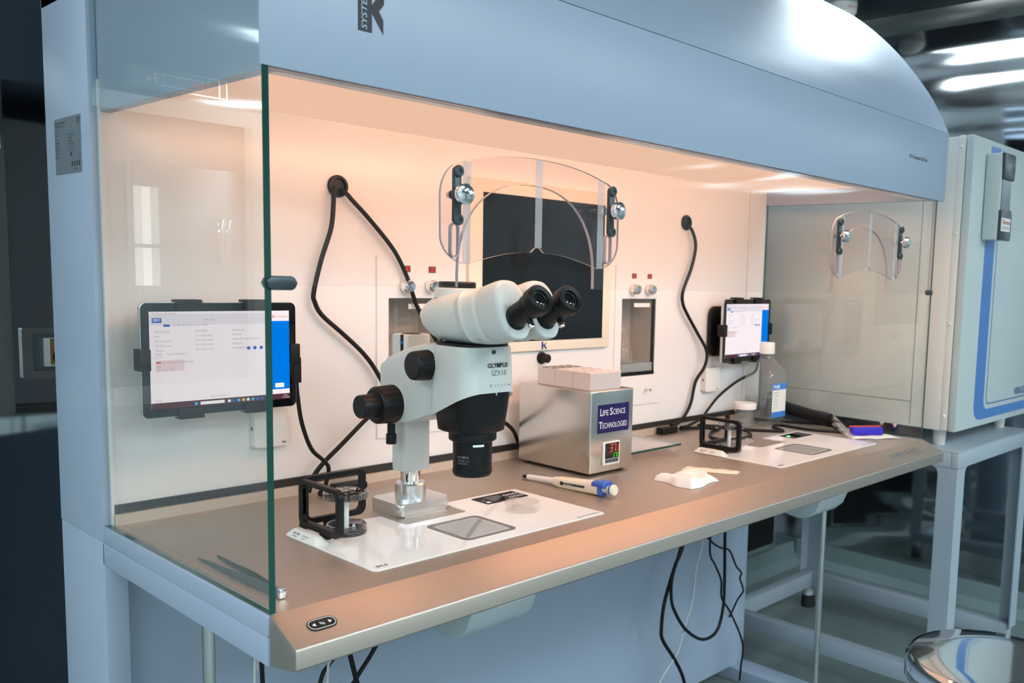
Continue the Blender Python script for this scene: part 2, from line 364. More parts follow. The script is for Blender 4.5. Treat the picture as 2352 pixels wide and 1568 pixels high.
# front glass with two arched notches
def notch(c): 
    r = []
    for i in range(25):
        a = PI - PI*i/24; ca = math.cos(a); sa = math.sin(a)
        r.append((c + .131*math.copysign(abs(ca)**.85, ca), .400 + .128*abs(sa)**.9))
    return [(c-.131, .382)] + r + [(c+.131, .382)]
out = [(.0125, .382)] + notch(.404) + notch(1.414) + [(1.7875, .382), (1.7875, .6195), (.0125, .6195)]
m = MB(); m.prism(out, XZ, .003, .009)
n4 = len(m.f); 
def is_edge(f):
    ys = [m.v[i][1] for i in f]; return max(ys) - min(ys) > .001
m.m = [1 if is_edge(f) else 0 for f in m.f]
fg = P(m, 'front_glass', ['front_pane', 'acrylic_edge'])
P(MB().prism(rrect(.005, .040, .376, .392, .007), XZ, -.004, .012, .002), 'corner_clip', 'dark_metal', fg)
P(MB().prism(rrect(1.781, 1.795, .378, .392, .006), XZ, -.004, .012, .002), 'corner_clip', 'dark_metal', fg)
# face shields hung on the front glass
def face_shield(c):
    top = []
    for i in range(33):
        x = -.170 + .34*i/32; u = abs(x)/.170
        z = .5635 - .030*u**2.2 if u < .78 else None
        if z is not None: top.append((c + x, z))
    def corner(cx, cz, rx, rz, a0, a1): return [(c + cx + rx*math.cos(a0+(a1-a0)*i/8), cz + rz*math.sin(a0+(a1-a0)*i/8)) for i in range(1, 9)]
    o = list(reversed(top))                                   # right -> left along the top
    o += corner(-.130, .500, .040, .046, PI*.62, PI)          # upper left
    o += corner(-.125, .4525, .045, .0395, PI, PI*1.5)        # lower left
    for i in range(1, 13):                                    # lower edge rises to the nose notch
        x = -.125 + .112*i/12; o.append((c + x, .413 + .0195*math.sin(PI/2*i/12)))
    o += [(c-.010, .4345), (c-.006, .4385), (c, .4400), (c+.006, .4385), (c+.010, .4345)]
    for i in range(0, 12): x = .013 + .112*i/12; o.append((c + x, .413 + .0195*math.cos(PI/2*i/12)))
    o += [(c+.125, .413)] + corner(.125, .4525, .045, .0395, 1.5*PI, 2*PI) + corner(.130, .500, .040, .046, 0, PI*.38)
    m = MB(); m.prism(o, XZ, -.012, -.008)
    m.m = [1 if (max(m.v[i][1] for i in f) - min(m.v[i][1] for i in f)) > .001 else 0 for f in m.f]
    s = P(m, 'face_shield', ['acrylic', 'acrylic_edge'])
    for x, z0, z1 in ((-.128, .414, .546), (.0, .4395, .563), (.128, .414, .546)):
        P(MB().box(c+x-.0065, c+x+.0065, -.0128, -.0121, z0, z1), 'fold_strip', 'acrylic_strip', s)
    for sx in (-1, 1):
        x = c + sx*.147
        m = MB().prism(rrect(x-.0055, x+.0055, .464, .538, .005), XZ, -.018, -.0125, .001); P(m, 'slide_bar', 'dark_metal', s)
        for z in (.470, .532): P(MB().lathe((x, -.018, z), (0,-1,0), [(0, .0075), (.003, .0075), (.004, .0065), (.004, .003), (.0025, .003), (.0025, 0)], 20), 'screw', 'dark_metal', s)
        P(MB().lathe((x, -.018, .502), (0,-1,0), [(0, .004), (.006, .004), (.007, .007), (.009, .0125), (.011, .0135), (.017, .0135), (.018, .012), (.018, 0)], 24), 'thumb_knob', 'chrome', s)
        P(MB().lathe((x, -.006, .502), (0,1,0), [(0, .006), (.008, .004), (.010, 0)], 14), 'knob_nut', 'dull_chrome', s)
        m = MB(); ringprism(m, rrect(x-.007, x+.007, .421, .466, .0069), rrect(x-.0055, x+.0055, .4225, .4645, .0054), XZ, -.0135, -.0075); P(m, 'slot', 'acrylic_edge', s)
    return s
face_shield(.4025); face_shield(1.4135)
# lettering of the workstation
m = MB()
kx, kz = .1195, .681                         # large K emblem: bar plus arrow, mostly above the frame
def quad(mb, pts, y=-.0006, dy=.0005): mb.prism(pts, XZ, y, y+dy)
yk = -.0036
quad(m, [(kx, kz), (kx+.0185, kz), (kx+.0185, kz+.055), (kx, kz+.055)], yk)
quad(m, [(kx+.0183, kz+.023), (kx+.034, kz+.001), (kx+.034, kz+.0177), (kx+.028, kz+.0267), (kx+.035, kz+.0360), (kx+.035, kz+.055), (kx+.0183, kz+.0319)], yk)
lg = P(m, 'logo', 'ink')
m = MB(); text(m, 'SYSTEMS', (kx+.0115, -.0038, kz+.0025), (0,0,1), (-1,0,0), .0078, .050, .01, shear=.15); P(m, 'logo_lettering', 'paint', lg)
m = MB(); text(m, 'IVF Workstation L126 Dual', (1.610, -.0032, .7065), (1,0,0), (0,0,1), .0095, .100, .006); P(m, 'model_lettering', 'ink')
# rating plate on the left column
pl = P(MB().box(-.0012, .0, .548, .660, .534, .618), 'rating_plate', 'nameplate')
m = MB(); ex = (0,-1,0); ez = (0,0,1)
def rp(y, z, s, h): text(m, s, (-.0013, y, z), ex, ez, h)
rp(.656, .6095, 'K-Systems Workstation', .0035); rp(.656, .6045, 'L126 Dual IVF Primary', .0032)
for i, s in enumerate(['L126', '2018', '230V~', '50/60 Hz', '1380 W', '16A MAX', 'IP20', 'CLASS I']): rp(.654, .597-.0055*i, s, .003)
for i, s in enumerate(['CooperSurgical', 'Denmark', 'Birkerod', 'Medical device', 'K-Systems ApS', 'Kivex Biotec']): rp(.598, .590-.0045*i, s, .0028)
text(m, 'CE', (-.0013, .5615, .606), ex, ez, .008); rp(.575, .538, 'REF L126', .003)
P(m, 'plate_lettering', 'ink', pl)
for y0, y1, z0, z1 in [(.553+.010*i, .558+.010*i, .544, .551) for i in range(4)] + [(.586, .592, .559, .565)]: P(MB().box(-.0013, -.0012, y0, y1, z0, z1), 'plate_symbol', 'ink', pl)
# light switch pad on the sloped apron, left; control strip right
sl = Vector((0, -.055, -.0228)).normalized(); nn = Vector((0, sl.z, -sl.y)); nn = nn if nn.z > 0 else -nn
def apron(x, d, h): return Vector((x, 0, 0)) + sl*d + nn*h
ap = lambda a, b, t: apron(a, b, t)
m = MB(); m.prism(rrect(.032, .069, .026, .045, .0094), ap, .0002, .0012); b = P(m, 'switch_pad', 'black_soft')
m = MB(); ringprism(m, rrect(.0335, .0675, .0275, .0435, .0079), rrect(.0342, .0668, .0282, .0428, .0072), ap, .0012, .0014)
m.prism([(.038, .0355), (.042, .033), (.042, .038)], ap, .0012, .0014); m.prism([(.063, .0355), (.059, .033), (.059, .038)], ap, .0012, .0014)
for i in range(3): m.prism([(.048+.002*i, .033+.001*i), (.0488+.002*i, .033+.001*i), (.0488+.002*i, .037+.001*i), (.048+.002*i, .037+.001*i)], ap, .0012, .0014)
P(m, 'switch_print', 'ink_white', b)
m = MB(); m.prism(rrect(1.545, 1.715, .020, .043, .004), ap, .0002, .0010); b = P(m, 'control_strip', 'steel_top')
m = MB()
for i in range(6): m.prism(rrect(1.552+.026*i, 1.572+.026*i, .024, .039, .003), ap, .0010, .0016)
P(m, 'control_button', 'nameplate', b)
for x in (1.625, 1.645): m = MB(); m.prism(rrect(x, x+.004, .027, .031, .0015), ap, .0016, .0020); P(m, 'indicator', 'led_red', b)
# built-in monitor
mo = P(MB().box(.692, 1.118, .506, .515, .233, .595, .002), 'monitor_bezel', 'cream')
P(MB().box(.726, 1.090, .5045, .506, .256, .567), 'monitor_screen', 'black_gloss', mo)
m = MB(); quad(m, [(.896, .236), (.9005, .236), (.9005, .2525), (.896, .2525)], .5052, .0006); quad(m, [(.9005, .244), (.909, .236), (.9115, .236), (.9115, .239), (.906, .245), (.9115, .2515), (.9005, .2455)], .5052, .0006)
P(m, 'monitor_logo', 'ink_blue', mo)
P(MB().lathe((.904, .515, .216), (0,-1,0), [(0, .0135), (.004, .0135), (.005, .010), (.022, .010), (.024, .008), (.024, 0)], 24), 'gas_knob', 'black_soft')
# humidifier compartments
def compartment(x0, x1, wx0, wx1):
    m = MB()
    m.box(x0, wx0, .5115, .515, .081, .4285); m.box(wx1, x1, .5115, .515, .081, .4285); m.box(wx0, wx1, .5115, .515, .081, .156); m.box(wx0, wx1, .5115, .515, .349, .4285)
    p = P(m, 'humidifier_panel', 'white_laminate')
    m = MB(); m.box(wx0, wx1, .60, .604, .156, .349); m.box(wx0-.002, wx0, .515, .604, .156, .349); m.box(wx1, wx1+.002, .515, .604, .156, .349); m.box(wx0, wx1, .515, .604, .352, .354); P(m, 'recess', 'recess', p)
    P(MB().box(wx0, wx1, .520, .600, .156, .186), 'shelf', 'housing_grey', p)
    P(MB().box(wx0, wx1, .5125, .519, .1565, .165), 'door_slot', 'black', p)
    P(MB().box(wx0+.0005, wx1-.0005, .5128, .5148, .165, .3485), 'window_pane', 'mirror_glass', p)
    P(MB().box(wx0+.045, wx1-.026, .5105, .5127, .328, .338), 'window_tag', 'white_plastic', p)
    cx = wx0 + .045
    m = MB().lathe((cx, .555, .1865), (0,0,1), [(0, .0), (0, .030), (.002, .033), (.034, .031), (.044, .026), (.050, .024), (.066, .024), (.070, .020), (.085, .013), (.092, .012)], 24, False); P(m, 'flask', 'frosted', p)
    P(MB().cyl((cx, .555, .19), (cx, .555, .345), .004, n=10).cyl((cx-.018, .555, .255), (cx-.018, .555, .345), .005, n=10), 'flask_tube', 'frosted', p)
    for lx in (x0+.0655, x0+.1245):
        q = P(MB().box(lx-.008, lx+.008, .5102, .5118, .399, .411), 'gas_display', 'led_window', p)
    for lx in (x0+.0655, x0+.1245):
        m = MB()
        for k in (-1, 1): 
            for (a, b, c, e) in ((-.0022,.0022,.0036,.0046), (-.0022,.0022,-.0046,-.0036), (-.003,-.002,-.004,.004), (.002,.003,-.004,.004)): m.box(lx+k*.0038+a, lx+k*.0038+b, .5096, .5102, .405+c, .405+e)
        P(m, 'display_digits', 'led_red', p)
    for lx in (x0+.061, x0+.119):
        P(MB().lathe((lx, .5118, .372), (0,-1,0), [(0, .009), (.003, .009), (.004, .0125), (.018, .0125), (.022, .010), (.023, 0)], 20), 'flow_knob', 'chrome', p)
    P(MB().cyl((x0+.120, .512, .1185), (x0+.120, .492, .1185), .0035, n=12, bev=.0006), 'gas_outlet', 'alu', p)
compartment(.479, .660, .504, .634); compartment(1.143, 1.323, 1.1665, 1.297)
# cable grommets
for x in (.3995, 1.411):
    m = MB(); m.lathe((x, .5145, .548), (0,-1,0), [(0, .0), (.0, .0195), (.003, .020), (.006, .0185), (.0065, .0145), (.003, .0135), (.0005, .013), (.0005, 0)], 28, False); P(m, 'cable_grommet', 'black')
# lamp housings under the worktop
for dx, lab in ((0, 0), (1.005, 0)):
    m = MB(); pr = [(.035, -.055), (.030, -.075), (.030, -.095), (.040, -.120), (.060, -.138), (.085, -.145), (.120, -.140), (.170, -.115), (.200, -.085), (.205, -.055)]
    m.prism(pr, YZ, .322+dx, .452+dx, .003); h = P(m, 'stage_lamp_housing', 'housing_grey')
    P(MB().box(.372+dx, .448+dx, .0285, .030, -.094, -.078), 'housing_label', 'white_plastic', h)
    m = MB(); text(m, 'HEATED STAGE 24 V DC', (.378+dx, .0284, -.0915), (1,0,0), (0,0,1), .004); m.box(.380+dx, .386+dx, .0280, .0285, -.086, -.080); text(m, '24V 2.5A', (.400+dx, .0284, -.085), (1,0,0), (0,0,1), .003); P(m, 'label_print', 'ink', h)

# ================================================================== heated stages
def stage(dx, label):
    t = thing('heated_stage', label, 'heated stage', (.398+dx, .164, 0), 0, 'white glass heated stages')
    B = lambda mb, n, mt, p=t: mb.build(n, mt, p)
    x0, x1, y0, y1 = .174+dx, .6235+dx, .048, .2815
    c = [(x0, y0+.006), (x0+.006, y0), (x1-.003, y0), (x1, y0+.003), (x1, y1), (.459+dx, y1), (.459+dx, .218), (.4565+dx, .2125), (.451+dx, .210), (.343+dx, .210), (.3375+dx, .2125), (.335+dx, .218), (.335+dx, y1), (x0, y1)]
    m = MB(); m.prism(c, XY(), .0, .0018, .0003, 1); pl = B(m, 'stage_plate', 'stage_white')
    m = MB(); ringprism(m, rrect(.3495+dx, .4525+dx, .0745, .1825, .012), rrect(.357+dx, .445+dx, .082, .175, .009), XY(), .0016, .0022); fr = B(m, 'window_frame', 'stage_frame')
    m = MB(); m.prism(rrect(.357+dx, .445+dx, .082, .175, .009), XY(), .0016, .0020); gl = B(m, 'window_glass', 'stage_glass')
    m = MB(); ringprism(m, rrect(.3605+dx, .4415+dx, .0855, .1715, .008), rrect(.362+dx, .440+dx, .087, .170, .007), XY(), .0019, .0021); B(m, 'window_ledge', 'housing_grey', gl)
    m = MB(); m.prism(rrect(.512+dx, .607+dx, .222, .270, .003), XY(), .0017, .0024); dp = B(m, 'control_display', 'black_soft')
    m = MB(); m.prism(rrect(.532+dx, .566+dx, .230, .262, .001), XY(), .0024, .0027); B(m, 'display_window', 'black_gloss', dp)
    m = MB(); m.box(.5175+dx, .5255+dx, .228, .236, .0024, .0027)
    for i in range(2):
        for j in range(3): ringprism(m, rrect(.573+dx+.011*j, .581+dx+.011*j, .232+.016*i, .240+.016*i, .002), rrect(.574+dx+.011*j, .580+dx+.011*j, .233+.016*i, .239+.016*i, .0015), XY(), .0024, .0026)
    text(m, 'SET', (.516+dx, .243, .0024), (1,0,0), (0,1,0), .0045); B(m, 'display_print', 'ink_white' if dx == 0 else 'ink_grey', dp)
    if dx: B(MB().lathe((1.529+.004, .247, .0024), (0,0,1), [(0, .005), (.0015, .0045), (.002, 0)], 16), 'status_light', 'led_green_dot', dp)
    m = MB(); text(m, 'RI', (.1855+dx, .058, .0018), (1,0,0), (0,1,0), .008, .017, .02); text(m, 'RI WITNESS', (.567+dx, .0535, .0018), (1,0,0), (0,1,0), .0065, .050); B(m, 'stage_lettering', 'ink_grey')
stage(0, 'glossy white heated stage plate set in the worktop under the microscope')
stage(1.0085, 'glossy white heated stage plate beside the media bottle, green light on its display')

# ================================================================== microscope
ms = thing('stereo_microscope', 'pale grey stereo microscope with black eyepieces on an aluminium pillar', 'microscope', (.401, .29, 0))
S = lambda mb, n, mt, p=ms, **k: mb.build(n, mt, p, **k)
cx = .4010
S(MB().prism(rrect(.350, .4525, .249, .335, .010), XY(), .0, .0225, .004, 3), 'base_plate', 'alu')
S(MB().lathe((cx, .292, .0225), (0,0,1), [(0, .0255), (.023, .0255), (.0255, .0235), (.0255, 0)], 40), 'pillar_collar', 'alu')
S(MB().cyl((cx, .292, .045), (cx, .292, .090), .0165, n=36), 'pillar_tube', 'chrome')
m = MB(); m.prism(rrect(cx-.026, cx+.026, .270, .312, .008), XY(), .0700, .298, .0025); col = S(m, 'pillar_column', 'scope_grey')
S(MB().lathe((cx, .291, .2982), (0,0,1), [(0, .0155), (.0006, .0155), (.0006, 0)], 28), 'column_hole', 'black_soft', col)
S(MB().box(cx-.0268, cx-.0255, .276, .283, .225, .298), 'column_slot', 'scope_black', col)
S(MB().cyl((cx-.0255, .2795, .285), (cx-.0285, .2795, .285), .0028, n=12), 'column_screw', 'chrome', col)
# focus arm
pa = [(.3165, .1800), (.3165, .2455), (.314, .2500), (.290, .2610), (.235, .2800), (.200, .2900), (.165, .2925), (.165, .1780), (.200, .1730), (.236, .1620), (.255, .1560), (.285, .1540), (.306, .1620)]
m = MB(); m.prism(pa, YZ, cx-.046, cx+.046, .008, 3); arm = S(m, 'focus_arm', 'scope_grey', angle=50)
m = MB(); m.lathe((cx-.046, .272, .187), (-1,0,0), [(-.004, .0325), (.0015, .0325), (.002, .031)], 40); S(m, 'knob_seat', 'scope_grey', arm)
def knurl(o, d, prof, n, depth, k):
    o = Vector(o); d = Vector(d).normalized(); a = d.orthogonal().normalized(); b = d.cross(a); mb = MB(); rings = []
    for t, r, kn in prof:
        rings.append([o + d*t + (a*math.cos(2*PI*i/n) + b*math.sin(2*PI*i/n))*(r - (depth if kn and (i % k) == 0 else 0)) for i in range(n)])
    return mb.loft(rings)
S(knurl((cx-.047, .272, .187), (-1,0,0), [(0, .0300, 0), (.002, .0312, 0), (.003, .0312, 1), (.032, .0300, 1), (.034, .0290, 0), (.036, .0260, 0), (.036, .0230, 0)], 72, .0012, 4), 'coarse_focus_knob', 'scope_black', angle=30)
S(MB().lathe((cx-.083, .272, .187), (-1,0,0), [(-.004, .0200), (0, .0200), (.001, .0192), (.026, .0186), (.0275, .0175), (.0275, 0)], 36), 'fine_focus_knob', 'scope_black')
S(MB().cyl((cx-.044, .283, .156), (cx-.044, .283, .136), .0065, n=16).cyl((cx-.044, .283, .136), (cx-.044, .283, .119), .0085, n=16, bev=.001), 'clamp_lever', 'scope_black')
S(MB().lathe((cx-.046, .179, .258), (-1,0,0), [(-.006, .0255), (.001, .0255), (.0018, .0240)], 36), 'zoom_seat', 'scope_grey', arm)
S(knurl((cx-.047, .179, .258), (-1,0,0), [(0, .0225, 0), (.002, .0238, 0), (.003, .0238, 1), (.026, .0225, 1), (.029, .0215, 0), (.031, .0190, 0), (.031, .0010, 0)], 60, .0010, 4), 'zoom_knob', 'scope_black', angle=30)
# zoom body: rounded square tube with a sloping lower edge
cy = .131
def rsq(h, r, z, n=8, yoff=0, hz=None): return [Vector((cx + a, cy + yoff + b, z if hz is None else hz(b))) for a, b in rrect(-h, h, -h, h, r, n)]
def low(b): t = (.055 - b)/.11; return .1755 + .048*(max(0, min(1, t)))**1.25
m = MB(); rings = [rsq(.0475, .028, .2910), rsq(.0490, .028, .2905), rsq(.0500, .028, .287), rsq(.0515, .029, .265)]
for k in range(1, 5):
    f = k/4; rings.append([Vector((cx + a*(1+.035*f), cy + b*(1+.045*f), .265 + (low(b)-.265)*f)) for a, b in rrect(-.0515, .0515, -.0515, .0515, .029, 8)])
rings.append([Vector((cx + a*.97, cy + b*.97, low(b)+.001)) for a, b in rrect(-.0515, .0515, -.0515, .0515, .029, 8)])
zb = S(m.loft(rings), 'zoom_body', 'scope_grey', angle=50)
m = MB(); rings = []
for f in [0, .25, .5, .75, 1]:
    rings.append([Vector((cx + a*(1-.14*f**1.4), cy + .0015*f + b*(1-.13*f**1.3), .235 - .075*f)) for a, b in rrect(-.0505, .0505, -.0515, .0505, .030, 8)])
rings.append([Vector((cx + a*.80, cy + b*.80, .1575)) for a, b in rrect(-.0505, .0505, -.0505, .0505, .034, 8)])
S(m.loft(rings), 'lower_body', 'scope_black', angle=50)
m = MB(); m.lathe((cx, .128, .1590), (0,0,-1), [(0, .0365), (.002, .0370), (.014, .0370), (.0155, .0355), (.0155, .030)], 40); S(m, 'objective_collar', 'scope_black')
m = MB(); m.lathe((cx, .128, .1440), (0,0,-1), [(0, .0290), (.001, .0305), (.045, .0300), (.046, .0308), (.052, .0308), (.0535, .0295), (.056, .0290), (.056, .022), (.053, .020), (.053, 0)], 48); ob = S(m, 'objective', 'scope_black')
def owrap(th0, z0, r=.0308): 
    def f(a, b, d): th = th0 + a/r; return Vector((cx + r*math.cos(th), .128 + r*math.sin(th), z0 + b))
    return f
m = MB()
for ang in (PI*1.03, PI*1.66):
    text(m, 'OLYMPUS', (0,0,0), (1,0,0), (0,0,1), .0036, .019, .02, wrap=owrap(ang, .118)); text(m, 'DF PLAPO 1X-4', (0,0,0), (1,0,0), (0,0,1), .0030, .019, wrap=owrap(ang, .1128)); text(m, 'MADE IN JAPAN', (0,0,0), (1,0,0), (0,0,1), .0024, .017, wrap=owrap(ang, .1088))
S(m, 'objective_lettering', 'ink_grey', ob)
m = MB(); f = owrap(PI*1.29, 0, .0311)
m.add([f(a, z, 0) for z in (.136, .1395) for a in (0, .004, .008, .012, .016, .018)], [(i, i+1, i+7, i+6) for i in range(5)]); S(m, 'serial_strip', 'ink_white', ob)
m = MB(); fy = cy - .0515*1.012 - .0004
text(m, 'OLYMPUS', (.3885, fy, .2600), (1,0,0), (0,0,1), .0072, .039, .025); lt = S(m, 'brand_lettering', 'ink', zb)
m = MB(); text(m, 'SZX10', (.3955, fy-.0003, .2475), (1,0,0), (0,0,1), .0085, .029, .0); S(m, 'model_lettering', 'ink_grey', zb)
m = MB(); fy2 = fy - .0010
ringprism(m, [(.3945+.0022*math.cos(2*PI*i/16), .2325+.0022*math.sin(2*PI*i/16)) for i in range(16)], [(.3945+.0017*math.cos(2*PI*i/16), .2325+.0017*math.sin(2*PI*i/16)) for i in range(16)], XZ, fy2-.0004, fy2)
for i in range(4): m.box(.4035+.006*i, .4040+.006*i, fy2-.0004, fy2, .2305, .2345)
m.lathe((.4295, fy2, .2325), (0,-1,0), [(0, .0015), (.0003, .0015), (.0003, 0)], 10); S(m, 'aperture_scale', 'ink_grey', zb)
S(MB().box(.405, .4055, fy-.002, fy, .2175, .2215), 'aperture_mark', 'ink_white', zb)
S(MB().lathe((.401, fy+.002, .2835), (0,-1,0), [(0, .003), (.0025, .003), (.0025, 0)], 12), 'head_lock_screw', 'dark_metal', zb)
# binocular head
S(MB().loft([rsq(.047, .028, .2895), rsq(.047, .028, .2945)]), 'head_joint', 'black')
def sec(y, hw, zb_, zt, n=32, e=2.6, tilt=0):
    zc = (zb_+zt)/2; h = (zt-zb_)/2; r = []
    for i in range(n):
        a = 2*PI*i/n; ca, sa = math.cos(a), math.sin(a)
        r.append(Vector((cx + hw*math.copysign(abs(ca)**(2/e), ca), y + tilt*sa*h, zc + h*math.copysign(abs(sa)**(2/e), sa))))
    return r
m = MB(); m.loft([sec(.2630, .003, .3330, .3360, e=1.7), sec(.252, .011, .3240, .3430, e=1.7), sec(.235, .0230, .3120, .3520, e=1.75), sec(.216, .0350, .3020, .3605, e=1.9), sec(.194, .0460, .2955, .3670, e=2.1), sec(.165, .0530, .2930, .3705, e=2.5), sec(.130, .0545, .2930, .3735, e=2.7), sec(.098, .053, .2935, .3755, e=2.7), sec(.070, .050, .2960, .3760, e=2.7), sec(.050, .045, .302, .372, e=2.6)])
hd = S(m, 'binocular_head', 'scope_grey', angle=60)
S(MB().lathe((cx, .170, .362), (0,0,1), [(0, .036), (.014, .035), (.0155, .033), (.0155, 0)], 36), 'photo_tube', 'scope_grey', hd)
pc = S(MB().lathe((cx, .170, .3765), (0,0,1), [(0, .0275), (.001, .0290), (.0085, .0290), (.0105, .0275), (.0105, .025), (.0095, .024), (.0095, 0)], 40), 'photo_port_cap', 'scope_black', hd)
ax = Vector((0, -math.cos(math.radians(28.5)), math.sin(math.radians(28.5)))); pv = Vector((0, math.sin(math.radians(28.5)), math.cos(math.radians(28.5))))
def obround(c, hw, hp, e, n=36, pof=0): 
    r = []
    for i in range(n):
        a = 2*PI*i/n; ca, sa = math.cos(a), math.sin(a)
        r.append(c + Vector((1,0,0))*hw*math.copysign(abs(ca)**(2/e), ca) + pv*(pof + hp*math.copysign(abs(sa)**(2/e), sa)))
    return r
pv2 = Vector((0, math.sin(math.radians(19)), math.cos(math.radians(19))))
def hring(xc, y, z, hw, hp, e=2.6, n=40):
    r = []
    for i in range(n):
        a = 2*PI*i/n; ca, sa = math.cos(a), math.sin(a)
        r.append(Vector((xc, y, z)) + Vector((1,0,0))*hw*math.copysign(abs(ca)**(2/e), ca) + pv2*hp*math.copysign(abs(sa)**(2/e), sa))
    return r
for sx in (-1, 1):
    xc = cx + sx*.029; xi = cx + sx*.026
    m = MB(); m.loft([hring(xi, .118, .3315, .020, .028, 2.8), hring(xi, .106, .3340, .0270, .0365, 2.8), hring(xi, .094, .3365, .0290, .0405, 2.8), hring(xc, .0885, .3370, .0288, .0405, 2.8), hring(xc, .0865, .3365, .0272, .0370, 2.8), hring(xc, .072, .3375, .0270, .0362, 2.8), hring(xc, .062, .3390, .0282, .0395, 2.8), hring(xc, .0565, .3395, .0282, .0398, 2.8), hring(xc, .0545, .3395, .0265, .0370, 2.8), hring(xc, .048, .3395, .0265, .0365, 2.8)]); S(m, 'prism_arm', 'scope_grey', hd, angle=60)
    m = MB(); m.loft([hring(xc, .0515, .3425, .0250, .0365), hring(xc, .0505, .3430, .0268, .0395), hring(xc, .0470, .3440, .0278, .0415), hring(xc, .0190, .3485, .0282, .0450), hring(xc, .0100, .3500, .0280, .0452), hring(xc, .0045, .3505, .0270, .0440), hring(xc, .0015, .3505, .0252, .0415), hring(xc, .0015, .350, .012, .012, 2.2)])
    hs = S(m, 'eyepiece_housing', 'scope_grey', angle=60)
    e0 = Vector((xc, .0034, .3385))
    ep = S(MB().lathe(e0, ax, [(-.004, .0190), (.003, .0195), (.006, .0185), (.008, .0168), (.036, .0164), (.037, .0182), (.046, .0186), (.0475, .0200), (.050, .0212), (.064, .0212), (.066, .0204), (.067, .0190), (.0655, .0130), (.061, .0120), (.061, .0)], 40), 'eyepiece', 'scope_black')
    S(MB().lathe(e0 + ax*.0612, ax, [(0, .0118), (.0015, .009), (.0022, .0045), (.0024, 0)], 28), 'eye_lens', 'black_gloss', ep)
    m = MB(); m.lathe(e0 + ax*.0610, ax, [(0, .0114), (.0012, .0114), (.0012, .0105), (0, .0105)], 28, False); S(m, 'lens_ring', 'dull_chrome', ep)
    k0 = e0 + ax*.030 - pv*.0155
    S(MB().cyl(k0, k0 - pv*.0075, .0042, n=14), 'tube_screw_base', 'scope_black', ep)
    S(MB().cyl(k0 - pv*.0075, k0 - pv*.0135, .0046, n=16, bev=.0008), 'tube_screw', 'chrome', ep)

